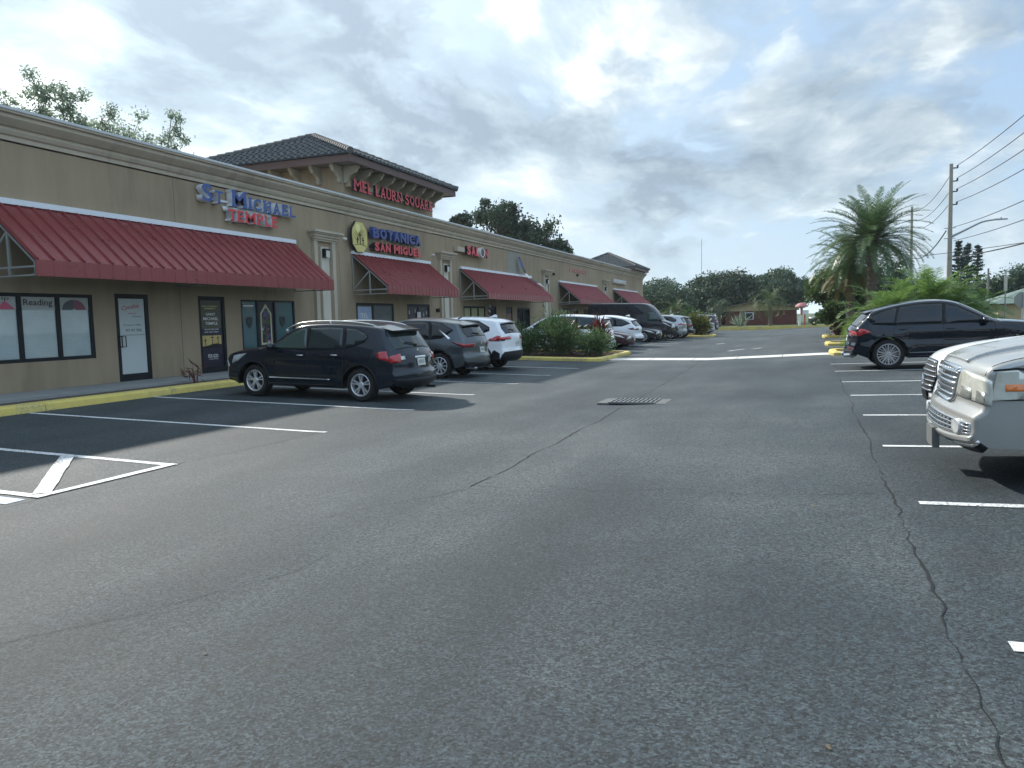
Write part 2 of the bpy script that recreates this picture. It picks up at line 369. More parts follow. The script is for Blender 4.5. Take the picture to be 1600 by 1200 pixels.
# valley gutter of concrete across the lot
b = MB(); n = 6; xs = [8.7+i*(16.6-8.7)/5 for i in range(6)]
for i in range(5):
    a0, a1 = xs[i]+.012, xs[i+1]-.012
    cuts = sorted(set([a0, a1]+[p[0] for p in PROF if a0 < p[0] < a1]))
    for p, q in zip(cuts, cuts[1:]):
        def yl(x): return 30.35-abs(x-12.4)*.12*0+(.3 if x < 9 else 0)-(.9 if x > 16 else 0)*0
        b.quad((p, 28.95, zg(p)+.006), (q, 28.95, zg(q)+.006), (q, 30.45, zg(q)+.006), (p, 30.45, zg(p)+.006))
tag(b.build('concrete_gutter', 'concrete', fix=False), kind='structure')
for o in [bpy.data.objects['concrete_gutter']]: o.data.materials[0] = mat('concrete_pale', (.58, .58, .55), .85, var=.18, vscale=3, bump=.2, bscale=50)
def line(pts, wd=.10, m='paint_white', name='parking_line', off=.005):
    b = MB(); rnd = random.Random(int(pts[0][1]*100)+int(pts[0][0]*10))
    for (x0, y0), (x1, y1) in zip(pts, pts[1:]):
        L = math.hypot(x1-x0, y1-y0); n = max(2, int(L/.18)); nx, ny = -(y1-y0)/L, (x1-x0)/L
        pr = None
        for i in range(n+1):
            t = i/n; x, y = x0+(x1-x0)*t, y0+(y1-y0)*t; h1, h2 = wd/2*(1+rnd.uniform(-.09, .09)), wd/2*(1+rnd.uniform(-.09, .09))
            c = ((x+nx*h1, y+ny*h1, zg(x+nx*h1)+off), (x-nx*h2, y-ny*h2, zg(x-nx*h2)+off))
            if pr: b.quad(pr[0], pr[1], c[1], c[0])
            pr = c
    return tag(b.build(name, m, fix=False), kind='structure')
for y in [9.83, 12.68, 15.53, 18.36, 21.18, 24.2]: line([(2.65, y+.02), (8.87, y)])
for y in [38.0, 40.8, 43.6, 46.4, 49.2, 52, 54.8, 57.6, 67, 69.8, 72.6]: line([(2.65, y), (8.87, y)])
for y in [.98, 3.79, 6.51, 9.22, 11.94, 14.77, 17.6, 20.8, 23.7]: line([(16.42, y), (22.3, y)])
for y in [35.2, 40.5, 43.4]: line([(16.6, y), (22.3, y)])
# hatched access aisle by the accessible bay
line([(2.65, 7.1), (8.62, 7.06)], .11); line([(2.65, 5.36), (8.62, 5.36)], .11, off=.008); line([(8.57, 5.3), (8.57, 7.1)], .11, off=.011)
for x0, x1 in ((6.95, 8.5), (5.1, 6.6), (3.2, 4.7)): line([(x0, 7.02), (x1, 5.44)], .17, off=.014)
line([(2.65, 5.12), (8.55, 5.12)], .2, 'paint_blue')
for (x, y, L) in ((12.6, 36, 1.5), (13.6, 37, .9), (11.2, 45, 1.)): line([(x, y), (x+L*.4, y+L)], .16)
def crack(pts, wd, name='asphalt_crack', seed=1, jit=.07, off=.0045):
    rnd = random.Random(seed); b = MB(); pr = None
    for (x0, y0), (x1, y1) in zip(pts, pts[1:]):
        L = math.hypot(x1-x0, y1-y0); n = max(2, int(L/.09)); nx, ny = -(y1-y0)/L, (x1-x0)/L
        for i in range(n):
            t = i/n; o = (noise.noise(Vector((t*L*1.1, seed*3.7, x0)))*jit*1.1+noise.noise(Vector((t*L*6, seed, 3)))*jit*.5)
            x, y = x0+(x1-x0)*t+nx*o, y0+(y1-y0)*t+ny*o; h = wd/2*max(.12, (.55+1.1*noise.noise(Vector((t*L*.8, seed, 9)))+rnd.uniform(-.3, .5)))
            c = ((x+nx*h, y+ny*h, zg(x+nx*h)+off), (x-nx*h, y-ny*h, zg(x-nx*h)+off))
            if pr: b.quad(pr[0], pr[1], c[1], c[0])
            pr = c
    return tag(b.build(name, 'crack', fix=False), kind='structure')
crack([(16.18, 1.6), (16.22, 4.2), (16.25, 6.2), (16.31, 10), (16.4, 17), (16.55, 24), (16.6, 29)], .011, seed=3, jit=.045)
crack([(12.52, 6.9), (12.53, 8.7), (12.55, 11), (12.56, 13.95)], .019, seed=5, jit=.05)
crack([(12.55, 15.2), (12.5, 19), (12.35, 25), (12.27, 29)], .018, seed=6, jit=.05)
crack([(12.52, 6.95), (12.46, 5.2), (12.4, 4.2), (12.0, 3.3), (11.4, 2.4)], .005, seed=7, jit=.04)
crack([(8.62, 4.2), (8.66, 5.3), (8.62, 7.2), (8.8, 9.6), (8.95, 11.4), (9.0, 15.5), (8.95, 24)], .012, seed=8, jit=.04)
crack([(12.52, 6.95), (12.9, 6.85), (13.3, 6.95), (13.9, 6.75), (14.6, 6.9), (15.2, 6.7), (16.25, 6.8)], .007, seed=9, jit=.05)
crack([(9.4, 13.4), (12.0, 14.1)], .008, seed=10); crack([(11.6, 4.9), (12.5, 6.9)], .007, seed=12)
# storm drain
dr = empty('storm_drain', (12.62, 14.6, zg(12.62)), 'rusty steel storm drain grate with concrete collar set in the asphalt', 'drain')
b = MB(); X0, X1, Y0, Y1 = -.42, .42, -.40, .40
b.box(-.64, X0, Y0-.03, Y1+.03, -.05, .03); b.build('collar', 'collar_grey', dr); b = MB(); b.box(X1, .64, Y0-.03, Y1+.03, -.05, .03); b.build('collar', 'collar_grey', dr)
b = MB(); b.box(X0, X1, Y0, Y1, -.05, .016); b.build('pit', 'iron_dark', dr)
b = MB()
for i in range(11): x = X0+(X1-X0)*i/10; b.box(x-.018, x+.018, Y0+.02, Y1-.02, .018, .046)
for yy in (Y0, -.012, Y1-.025): b.box(X0-.02, X1+.02, yy, yy+.03, .02, .049)
b.build('grate', 'iron', dr)
# planted islands
def island(x0, x1, y0, y1, seed, m='kerb_yellow', round_left=False):
    b = MB(); k = .28; nose = []
    pts_o = [(x0, y0), (x1-k*2, y0), (x1-.1, y0+k*.6), (x1, y0+k*1.8), (x1, y1-k*1.8), (x1-.1, y1-k*.6), (x1-k*2, y1), (x0, y1)]
    if round_left: pts_o = [(x0+k*2, y0), (x1, y0), (x1, y1), (x0+k*2, y1), (x0+.1, y1-k*.6), (x0, y1-k*1.8), (x0, y0+k*1.8), (x0+.1, y0+k*.6)]
    cx, cy = (x0+x1)/2, (y0+y1)/2
    def ins(p, d): return (p[0]+(d if p[0] < cx else -d), p[1]+(d if p[1] < cy else -d))
    n = len(pts_o)
    for i in range(n):
        p, q = pts_o[i], pts_o[(i+1) % n]; pi, qi = ins(p, .05), ins(q, .05); pj, qj = ins(p, .22), ins(q, .22)
        za, zb = zg(p[0]), zg(q[0])
        b.quad((*p, za-.1), (*q, zb-.1), (*q, zb+.09), (*p, za+.09)); b.quad((*p, za+.09), (*q, zb+.09), (*qi, zb+.14), (*pi, za+.14))
        b.quad((*pi, za+.14), (*qi, zb+.14), (*qj, zb+.14), (*pj, za+.14)); b.quad((*pj, za+.14), (*qj, zb+.14), (*qj, zb+.02), (*pj, za+.02))
    tag(b.build('island_kerb', m), kind='structure')
    b = MB(); pts = [ins(p, .21) for p in pts_o]
    xs = [p[0] for p in pts]; ys = [p[1] for p in pts]; xa, xb, ya, yb = min(xs), max(xs), min(ys), max(ys); N = max(4, int((xb-xa)/.25)); Mm = max(4, int((yb-ya)/.25))
    def Z(x, y): return zg(x)+.08+.09*noise.noise(Vector((x*2, y*2, seed)))+.05*noise.noise(Vector((x*9, y*9, seed)))
    for i in range(N):
        for j in range(Mm):
            u0_, u1_ = xa+(xb-xa)*i/N, xa+(xb-xa)*(i+1)/N; v0_, v1_ = ya+(yb-ya)*j/Mm, ya+(yb-ya)*(j+1)/Mm
            b.quad((u0_, v0_, Z(u0_, v0_)), (u1_, v0_, Z(u1_, v0_)), (u1_, v1_, Z(u1_, v1_)), (u0_, v1_, Z(u0_, v1_)))
    tag(b.build('mulch_bed', 'mulch', fix=False), kind='structure')
island(2.75, 8.7, 27.9, 33.9, 1); island(2.75, 9.5, 59.6, 63.4, 2)
island(16.6, 22.4, 28.2, 30.9, 3, round_left=True); island(16.7, 22.4, 36.6, 38.9, 4, round_left=True); island(16.9, 22.4, 47.5, 50.5, 5, round_left=True)

# ------------------------------------------------------------------ text
def text_mesh(txt, bold=.02, extr=0., res=3):
    cu = bpy.data.curves.new('t', 'FONT'); cu.body = txt; cu.extrude = extr; cu.offset = bold; cu.resolution_u = res
    o = bpy.data.objects.new('t', cu); COL.objects.link(o)
    dg = bpy.context.evaluated_depsgraph_get(); dg.update()
    me = bpy.data.meshes.new_from_object(o.evaluated_get(dg)); bpy.data.objects.remove(o); bpy.data.curves.remove(cu)
    return me
def fit(me, w_, h_, depth=None):
    xs = [v.co.x for v in me.vertices]; ys = [v.co.y for v in me.vertices]; zs_ = [v.co.z for v in me.vertices]
    sx = w_/max(1e-5, max(xs)-min(xs)); sy = h_/max(1e-5, max(ys)-min(ys)); dz = max(zs_)-min(zs_); sz = (depth/dz) if depth and dz > 1e-5 else 1
    for v in me.vertices: v.co = ((v.co.x-min(xs))*sx, (v.co.y-min(ys))*sy, (v.co.z-min(zs_))*sz)
    return me
FX = Matrix(((0, 0, 1, 0), (1, 0, 0, 0), (0, 1, 0, 0), (0, 0, 0, 1)))     # text x->+Y, y->+Z, normal->+X
WID = {'I': .32, ' ': .35, '_': .95, 'M': 1.18, 'W': 1.2, 'L': .72, 'E': .76, 'S': .8, 'T': .82, 'P': .8, 'O': .98, 'Q': 1., 'G': .98}
def word(parent, txt, y0, y1, z0, z1, x0, depth, mface, mcan, heights=None, serif=False, bold=.03, halo=.0, rel=(0, 0, 0)):
    W_ = [WID.get(c, .9)*(1 if not heights else (heights[i]*.85+.15)) for i, c in enumerate(txt)]; gap = .14 if not serif else .17
    tot = sum(W_)+gap*(len(txt)-1); sc = (y1-y0)/tot; y = y0
    for i, ch in enumerate(txt):
        wd = W_[i]*sc; h = (z1-z0)*(heights[i] if heights else 1)
        if ch not in ' _':
            me = fit(text_mesh(ch, bold, .05), wd, h, depth)
            top = [v.index for v in me.vertices if v.co.z > depth-.001]
            b = bmesh.new(); b.from_mesh(me)
            if serif:
                t_ = h*.15; e = wd*.09
                segs = {'M': [(-.04, .30, 0), (.70, 1.04, 0), (-.04, .2, 1), (.8, 1.04, 1)], 'I': [(-.25, 1.25, 0), (-.25, 1.25, 1)], 'T': [(.25, .75, 0)], 'H': [(-.04, .42, 0), (.58, 1.04, 0), (-.04, .42, 1), (.58, 1.04, 1)],
                        'A': [(-.05, .38, 0), (.62, 1.05, 0)], 'E': [(-.08, .3, 0), (-.08, .3, 1)], 'L': [(-.08, .3, 1)], 'P': [(-.06, .5, 0), (-.06, .3, 1)], 'R': [(-.06, .4, 0), (.7, 1.05, 0)], 'N': [(-.06, .4, 0), (-.06, .3, 1), (.65, 1.06, 1)], 'U': [(-.06, .38, 1), (.62, 1.06, 1)]}.get(ch, [])
                for (a, c_, k_) in segs:
                    M = Matrix.Translation(((a+c_)/2*wd, h*k_+(t_/2 if not k_ else -t_/2), depth/2)) @ Matrix.Diagonal(((c_-a)*wd, t_, depth+.006, 1))
                    bmesh.ops.create_cube(b, size=1, matrix=M)
            for fc in b.faces: fc.material_index = 0 if fc.normal.z > .7 else 1
            b.to_mesh(me); b.free()
            me.transform(FX); me.transform(Matrix.Translation((x0-rel[0], y-rel[1], z0-rel[2])))
            o = link('letter', me, [mface, mcan], parent)
        y += wd+gap*sc
def flat_text(parent, txt, y0, y1, z0, z1, x, m, bold=.01, name='lettering', rel=(0, 0, 0)):
    me = fit(text_mesh(txt, bold, 0.), y1-y0, z1-z0); me.transform(FX); me.transform(Matrix.Translation((x-rel[0], y0-rel[1], z0-rel[2])))
    return link(name, me, m, parent)

# ------------------------------------------------------------------ shop building
B = empty('shopping_plaza', (0, 40, 0), 'long beige stucco shopping plaza with red metal awnings and a tiled square tower', 'building')
B.location = (0, 0, 0)
# openings: (y0, y1, z0, z1, kind)
OPEN = [(9.5, 13.65, .67, 2.16, 'window'), (14.28, 15.31, .05, 2.20, 'door'), (17.06, 18.12, .05, 2.20, 'door'), (18.80, 21.43, .62, 2.13, 'window'),
        (25.2, 28.1, .62, 2.12, 'window'), (29.25, 31.4, .05, 2.12, 'door'), (35.15, 38.0, .62, 2.08, 'window'), (38.45, 39.6, .05, 2.10, 'door'), (41.1, 42.15, .05, 2.08, 'door'), (42.9, 45.3, .05, 2.06, 'door'),
        (52.2, 54.4, .62, 2.06, 'window'), (55.2, 56.4, .05, 2.08, 'door'), (58, 61, .62, 2.06, 'window'), (69.3, 71.6, .62, 2.06, 'window'), (72.6, 74.6, .05, 2.08, 'door'), (-6, 1.5, .67, 2.16, 'window'), (3.5, 5.5, .05, 2.2, 'door')]
YE = 82.6
ys = sorted(set([-20, YE]+[q for o in OPEN for q in o[:2]])); zs_ = sorted(set([-.3, 5.45]+[q for o in OPEN for q in o[2:4]]))
wm = MB()
def inop(y, z):
    return any(o[0] < y < o[1] and o[2] < z < o[3] for o in OPEN)
for y0, y1 in zip(ys, ys[1:]):
    for z0, z1 in zip(zs_, zs_[1:]):
        if not inop((y0+y1)/2, (z0+z1)/2): wm.quad((0, y0, z0), (0, y1, z0), (0, y1, z1), (0, y0, z1))
for (y0, y1, z0, z1, kd) in OPEN:
    D_ = -.14
    wm.quad((0, y0, z0), (D_, y0, z0), (D_, y0, z1), (0, y0, z1)); wm.quad((0, y1, z0), (0, y1, z1), (D_, y1, z1), (D_, y1, z0))
    wm.quad((0, y0, z1), (D_, y0, z1), (D_, y1, z1), (0, y1, z1)); wm.quad((0, y0, z0), (0, y1, z0), (D_, y1, z0), (D_, y0, z0))
wm.quad((0, YE, -.3), (-22, YE, -.3), (-22, YE, 5.45), (0, YE, 5.45)); wm.quad((0, -20, -.3), (0, -20, 5.45), (-22, -20, 5.45), (-22, -20, -.3))
wm.quad((-22, -20, -.3), (-22, -20, 5.45), (-22, YE, 5.45), (-22, YE, -.3))
wm.quad((-.45, -20, 5.3), (-.45, YE, 5.3), (-22, YE, 5.3), (-22, -20, 5.3))
wm.build('wall', 'stucco', B, fix=False)
mat('joint', (.13, .12, .10), .9)
for y in (16.40, 9.2, 24.2, 47, 62): b = MB(); b.box(.001, .004, y-.007, y+.007, .05, 3.95); b.build('control_joint', 'joint', B)
b = MB(); b.box(.001, .004, 16.388, 16.40, 4.15, 5.3); b.build('control_joint', 'joint', B)
cp = [(0, 5.33), (.04, 5.33), (.04, 5.42), (.09, 5.45), (.13, 5.52), (.13, 5.58), (.19, 5.60), (.28, 5.68), (.33, 5.73), (.33, 5.80), (.40, 5.82), (.40, 5.90), (-.45, 5.92), (-.45, 5.3), (0, 5.3)]
b = MB(); b.extr(cp, 'y', -20, YE+.3); b.build('cornice', 'stucco_trim', B)
b = MB(); b.extr([(.405, 5.855), (.43, 5.87), (.43, 5.925), (-.47, 5.945), (-.47, 5.925), (.405, 5.905)], 'y', -20.02, YE+.32); b.build('coping', mat('coping', (.55, .57, .57), .5), B)
# pilasters
def pilaster(y0, y1):
    b = MB(); cw = .30*(y1-y0)/1.27
    b.box(.002, .10, y0, y0+.19, .05, 4.2); b.box(.002, .10, y1-.19, y1, .05, 4.2)
    e = .06
    for (p, za, zb) in ((.12, 4.2, 4.26), (.17, 4.262, 4.34), (.22, 4.342, 4.42), (.27, 4.422, 4.47), (.33, 4.472, 4.55)):
        b.box(.001, p, y0-(p-.08)*.95, y1+(p-.08)*.95, za, zb)
    o = b.build('pilaster', 'stucco_trim', B)
    b = MB(); m = (y0+y1)/2; b.box(.002, .075, m-.22, m+.24, .05, 4.02); b.build('panel', 'panel_trim', o)
    L = empty('wall_lamp', (.075, m, 3.8), 'x', 'lamp', 'black wall lamps on the pilasters')
    b = MB(); b.box(.0, .14, -.16, .16, .10, .15); b.box(0, .04, -.16, -.10, -.16, .12); b.box(0, .14, -.16, -.12, -.14, .10); b.build('bracket', 'black', L)
    b = MB(); b.box(.02, .12, -.11, .13, -.14, .095); b.build('lamp_shade', 'lamp_glass', L)
    return L
for (y0, y1, lab) in ((22.56, 23.83, 'square wall lamp on the pilaster nearest the tall round emblem'), (32.45, 33.7, 'square wall lamp on the pilaster before the salon sign'), (47.9, 49.2, 'square wall lamp on the third pilaster, past the bare patch of wall'), (64.4, 65.7, 'small wall lamp on the farthest pilaster before the last awning')):
    pilaster(y0, y1)['label'] = lab
# awnings
def awning(y0, y1, zt, zf, zb, px, ribs):
    b = MB(); n = max(4, round((y1-y0)/ribs)); d = (y1-y0)/n; s = (zf-zt)/(px-.06)
    nrm = Vector((-s, 0, 1)).normalized()*.045
    for i in range(n):
        a = y0+i*d; c = a+d
        pr = [(a, 0), (a+.025, 0), (a+.04, 1), (a+.065, 1), (a+.08, 0), (a+d*.5, 0), (a+d*.5+.01, .2), (a+d*.5+.03, .2), (a+d*.5+.04, 0), (c, 0)]
        for (p, hp), (q, hq) in zip(pr, pr[1:]):
            o1, o2 = nrm*hp, nrm*hq
            b.quad((.06+o1.x, p, zt+o1.z), (.06+o2.x, q, zt+o2.z), (px+o2.x, q, zf+o2.z), (px+o1.x, p, zf+o1.z))
            b.quad((px+.004+hp*.02, p, zf), (px+.004+hq*.02, q, zf), (px+.004+hq*.02, q, zb), (px+.004+hp*.02, p, zb))
    me_o = b.build('awning', 'awning_red', B, fix=False)
    b = MB(); b.box(.002, .13, y0-.01, y1+.01, zt-.01, zt+.11); b.build('flashing', 'white_metal', me_o)
    b = MB()
    for yy in (y0+.03, y1-.03, (y0+y1)/2):
        b.tube([(.04, yy, zt-.05), (.04, yy, zb+.02), (px-.05, yy, zb+.02), (px-.05, yy, zf-.05)], .022, 6)
        b.bar((.04, yy, zf-.13), (px-.05, yy, zf-.13), .04); xm = px*.5; zm = zt+s*(xm-.06)-.07
        b.bar((xm, yy, zm), (xm, yy, zb+.02), .045); b.bar((xm, yy, zm), (.05, yy, zf-.08), .04)
        b.bar((.06, yy, zt-.07), (px-.03, yy, zf-.05), .04)
    for q in (.33, .66): b.bar((.06+(px-.06)*q, y0+.03, zt+s*(px-.06)*q-.06), (.06+(px-.06)*q, y1-.03, zt+s*(px-.06)*q-.06), .05)
    b.build('frame', 'frame_tube', me_o)
    b = MB(); e = .012
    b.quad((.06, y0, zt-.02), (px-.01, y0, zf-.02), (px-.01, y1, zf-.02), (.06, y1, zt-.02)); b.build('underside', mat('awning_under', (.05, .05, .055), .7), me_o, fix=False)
    return me_o
awning(11.08, 21.5, 4.0, 2.74, 2.42, 1.5, .36); awning(-12, 8.6, 4.0, 2.74, 2.42, 1.5, .36)
awning(25.0, 31.4, 3.92, 2.70, 2.39, 1.5, .30); awning(34.75, 45.4, 3.90, 2.66, 2.37, 1.5, .34)
awning(51.4, 62.0, 3.87, 2.60, 2.32, 1.55, .42); awning(68.2, 79.1, 3.84, 2.56, 2.3, 1.6, .45)
# windows and doors
def window(y0, y1, z0, z1, n, pane='glass_shop', fr=.09, split=None):
    x = -.045; b = MB(); ysp = split or [y0+(y1-y0)*i/n for i in range(n+1)]
    b.box(x, x+.04, y0, y1, z0, z0+fr*.8); b.box(x, x+.04, y0, y1, z1-fr*.8, z1)
    for i, yy in enumerate(ysp):
        a, c = (yy, yy+fr) if i == 0 else (yy-fr, yy) if i == len(ysp)-1 else (yy-fr*.55, yy+fr*.55)
        b.box(x, x+.039, a, c, z0+fr*.8, z1-fr*.8)
    wnd = b.build('window', 'dark_frame', B)
    for i in range(len(ysp)-1):
        pm = pane[i] if isinstance(pane, (list, tuple)) else pane
        p = MB(); p.box(x-.05, x+.008, ysp[i]+fr*.5, ysp[i+1]-fr*.5, z0+fr*.7, z1-fr*.7); p.build('pane', pm, wnd)
    return wnd, ysp
blm = bpy.data.materials.new('blind_glass'); blm.use_nodes = True; t = NT(blm.node_tree); bs = blm.node_tree.nodes['Principled BSDF']
P = t.node('ShaderNodeTexCoord').outputs['Object']; wv = t.node('ShaderNodeTexWave', bands_direction='Z', ins={'Vector': P, 'Scale': 8.0, 'Distortion': .3})
nz = t.noise(P, 1.6, 4, .6); cc = t.mix(nz, (.27, .35, .36), (.55, .63, .63)); cc = t.mix(t.math('MULTIPLY', wv.outputs[1], .25), cc, (.13, .19, .2)); t.l.new(cc, bs.inputs['Base Color'])
bs.inputs['Roughness'].default_value = .3; bs.inputs['Coat Weight'].default_value = 1.; MATS['blind_glass'] = blm
w1, sp = window(9.5, 13.65, .67, 2.16, 5, 'blind_glass', .10, [9.5, 10.9, 11.82, 12.74, 13.65])
for i in range(1, 4):
    a, c = sp[i]+.055, sp[i+1]-.055
    if i == 3: c -= .04
    b = MB(); b.box(-.034, -.028, a, c, 1.80, 2.085); q = b.build('window_sign', 'sign_panel', w1)
flat_text(w1, 'Reading', 11.93, 12.62, 1.855, 2.03, -.024, 'print_black', .012)
flat_text(w1, 'Scholarship', 10.45, 11.62, 1.99, 2.075, -.024, 'print_black', .008)
b = MB(); b.poly([(-.022, 11.30, 1.81), (-.022, 11.74, 1.81), (-.022, 11.52, 1.99)]); b.build('triangle_print', 'print_pink', w1)
b = MB()
for i in range(12):
    a0, a1 = math.pi*i/12, math.pi*(i+1)/12
    for r1, r2, m in ((.04, .31, 0),): b.quad((-.022, 13.16-r1*math.cos(a0), 1.80+r1*.75*math.sin(a0)), (-.022, 13.16-r2*math.cos(a0), 1.80+r2*.75*math.sin(a0)), (-.022, 13.16-r2*math.cos(a1), 1.80+r2*.75*math.sin(a1)), (-.022, 13.16-r1*math.cos(a1), 1.80+r1*.75*math.sin(a1)), 0 if 5 < i else 1)
b.build('arc_print', ['print_dusty', 'print_grey'], w1, fix=False)
window(-6, 1.5, .67, 2.16, 6, 'blind_glass', .1)
def door(y0, y1, z0, z1, pane, fr=.09, double=False, handle=True, name='door'):
    x = -.06; b = MB()
    mid = [(y0+y1)/2] if double else []
    b.box(x, x+.05, y0, y1, z1-fr, z1); b.box(x, x+.05, y0, y0+fr, z0, z1-fr); b.box(x, x+.05, y1-fr, y1, z0, z1-fr); b.box(x, x+.049, y0+fr, y1-fr, z0, z0+fr*1.6)
    for m in mid: b.box(x, x+.052, m-.06, m+.06, z0+fr*1.6, z1-fr)
    d = b.build(name, 'dark_frame', B)
    p = MB(); p.box(x-.03, x+.02, y0+fr, y1-fr, z0+fr*1.6, z1-fr); p.build('pane', pane, d)
    return d
d1 = door(14.28, 15.31, .05, 2.20, 'glass_shop', .11)
b = MB(); b.box(-.038, -.032, 14.40, 15.19, .21, 2.085); b.build('door_poster', 'door_paper', d1)
_o = flat_text(d1, 'Cynthia', 14.47, 15.00, 1.76, 1.90, -.030, 'print_red', .01, 'lettering')
for _v in _o.data.vertices: _v.co.z += (_v.co.y-14.47)*.14; _v.co.y += (_v.co.z-1.76)*.25
flat_text(d1, '& Beauty', 14.68, 14.95, 1.69, 1.745, -.030, 'print_red', .0); flat_text(d1, 'Solutions', 14.80, 15.10, 1.63, 1.67, -.030, 'print_black', .0)
flat_text(d1, 'Corporate Office', 14.52, 15.07, 1.40, 1.46, -.030, 'print_black', .0); flat_text(d1, '407 493 7808', 14.58, 15.07, 1.27, 1.34, -.030, 'print_black', .0)
b = MB(); b.box(-.031, -.029, 14.45, 15.17, 1.18, 1.19); b.build('printed_rule', 'print_black', d1)
b = MB(); b.tube([(0, 14.37, .90), (.06, 14.37, .90), (.06, 14.37, 1.16), (0, 14.37, 1.16)], .014, 6)
b.tube([(-.01, 14.345, 1.16), (.05, 14.345, 1.16), (.055, 14.49, 1.16), (.055, 14.49, .90), (.05, 14.345, .90), (-.01, 14.345, .90)], .013, 6); b.build('handle', 'black', d1)
d2 = door(17.06, 18.12, .05, 2.20, 'night', .10)
b = MB(); b.box(-.038, -.030, 17.15, 17.95, 1.30, 2.08); b.build('poster_top', 'dusk', d2)
b = MB(); b.box(-.038, -.030, 17.15, 17.95, .30, 1.30-.001); b.build('poster_base', 'night', d2)
b = MB(); b.quad((-.027, 17.17, .80), (-.027, 17.93, .80), (-.027, 17.93, 1.10), (-.027, 17.17, 1.10)); b.build('poster_sunset', 'sunset', d2, fix=False)
b = MB(); b.poly([(-.024, 17.17, .74), (-.024, 17.93, .74), (-.024, 17.93, .84), (-.024, 17.75, .87), (-.024, 17.58, .86), (-.024, 17.4, .82), (-.024, 17.17, .80)])
for yy, zz_, s in ((17.29, .82, .20), (17.56, .85, .27), (17.79, .86, .22)):
    b.box(-.025, -.022, yy-.012, yy+.012, zz_, zz_+s); b.box(-.025, -.0215, yy-s*.25, yy+s*.25, zz_+s*.68, zz_+s*.68+.02)
b.build('poster_crosses', 'black', d2)
for tx, a, c, z0, z1, m in (('LORD, OUR HEAVENLY', 17.22, 17.84, 1.90, 1.935, 'gold_pale'), ('PROSPERITY', 17.32, 17.74, 1.84, 1.875, 'gold_pale'), ('SAINT', 17.36, 17.73, 1.66, 1.735, 'print_white'), ('MICHAEL', 17.25, 17.84, 1.53, 1.615, 'print_white'), ('TEMPLE', 17.31, 17.80, 1.40, 1.48, 'print_white'),
                          ('THE FATHER SON', 17.26, 17.83, 1.25, 1.29, 'print_white'), ('AND HOLY SPIRIT', 17.26, 17.83, 1.18, 1.215, 'print_white'), ('FOR GOD', 17.36, 17.76, .47, .57, 'print_white'), ('ALL THINGS ARE POSSIBLE', 17.38, 17.76, .42, .445, 'print_white')):
    flat_text(d2, tx, a, c, z0, z1, -.020, m, .015)
w2, sp = window(18.80, 21.43, .62, 2.13, 3, ['film_teal', 'night', 'film_teal'], .07, [18.80, 19.56, 20.40, 21.43])
def shield(y, z, s, par):
    b = MB(); pts = [(0, .5), (.16, .42), (.42, .42), (.40, .05), (.28, -.25), (0, -.55)]; pts = pts+[(-a, c) for a, c in reversed(pts[1:-1])]
    b.poly([(-.030, y+a*s, z+c*s) for a, c in pts]); b.build('shield_print', 'print_black', par, fix=False)
    b = MB()
    for dy in (-.12, 0, .12): b.quad((-.027, y+dy*s-.02*s, z-.15*s), (-.027, y+dy*s+.02*s, z-.15*s), (-.027, y+dy*s+.02*s, z+(.25 if dy == 0 else .18)*s), (-.027, y+dy*s-.02*s, z+(.25 if dy == 0 else .18)*s))
    b.quad((-.027, y-.18*s, z-.02*s), (-.027, y+.18*s, z-.02*s), (-.027, y+.18*s, z+.02*s), (-.027, y-.18*s, z+.02*s)); b.build('shield_mark', 'film_teal', par, fix=False)
shield(19.18, 1.45, .36, w2); shield(20.78, 1.45, .36, w2)
b = MB(); b.box(-.03, -.028, 18.95, 19.40, 1.93, 1.97); b.build('hours_sign', 'print_white', w2)
# stained-glass lancet
b = MB(); c0 = 19.97; aw = .27
out_ = [(c0-aw, .75), (c0-aw, 1.72), (c0, 2.02), (c0+aw, 1.72), (c0+aw, .75)]; inn = [(c0-aw+.06, .81), (c0-aw+.06, 1.69), (c0, 1.94), (c0+aw-.06, 1.69), (c0+aw-.06, .81)]
for i in range(5):
    j = (i+1) % 5; b.quad((-.026, *out_[i]), (-.026, *out_[j]), (-.026, *inn[j]), (-.026, *inn[i]))
b.build('lancet_frame', mat('lancet', (.52, .50, .30), .5, var=.3, vscale=10), w2, fix=False)
sgm = bpy.data.materials.new('stained_glass'); sgm.use_nodes = True; t = NT(sgm.node_tree); bs = sgm.node_tree.nodes['Principled BSDF']
P = t.node('ShaderNodeTexCoord').outputs['Object']; vo = t.node('ShaderNodeTexVoronoi', ins={'Vector': P, 'Scale': 11.0}); sx = t.node('ShaderNodeSeparateColor', ins={0: vo.outputs['Color']})
t.l.new(t.ramp(sx.outputs[0], [(0, (.02, .02, .03)), (.45, (.05, .06, .16)), (.6, (.03, .07, .03)), (.72, (.40, .40, .45)), (.9, (.10, .05, .06))], 'CONSTANT'), bs.inputs['Base Color']); bs.inputs['Roughness'].default_value = .2; MATS['stained_glass'] = sgm
b = MB(); b.poly([(-.028, *p) for p in inn]); b.build('lancet_glass', 'stained_glass', w2, fix=False)
w3, sp = window(25.2, 28.1, .62, 2.12, 2, ['glass_light', 'glass_light'], .12, [25.2, 26.45, 28.1])
b = MB(); b.box(-.03, -.027, 25.35, 26.36, 1.45, 1.98); b.build('poster', mat('poster_blue', (.33, .42, .60), .4, var=.3, vscale=5), w3)
flat_text(w3, 'TEL', 25.55, 26.1, 1.55, 1.72, -.022, 'print_white')
d3 = door(29.25, 31.4, .05, 2.12, 'night', .12, True)
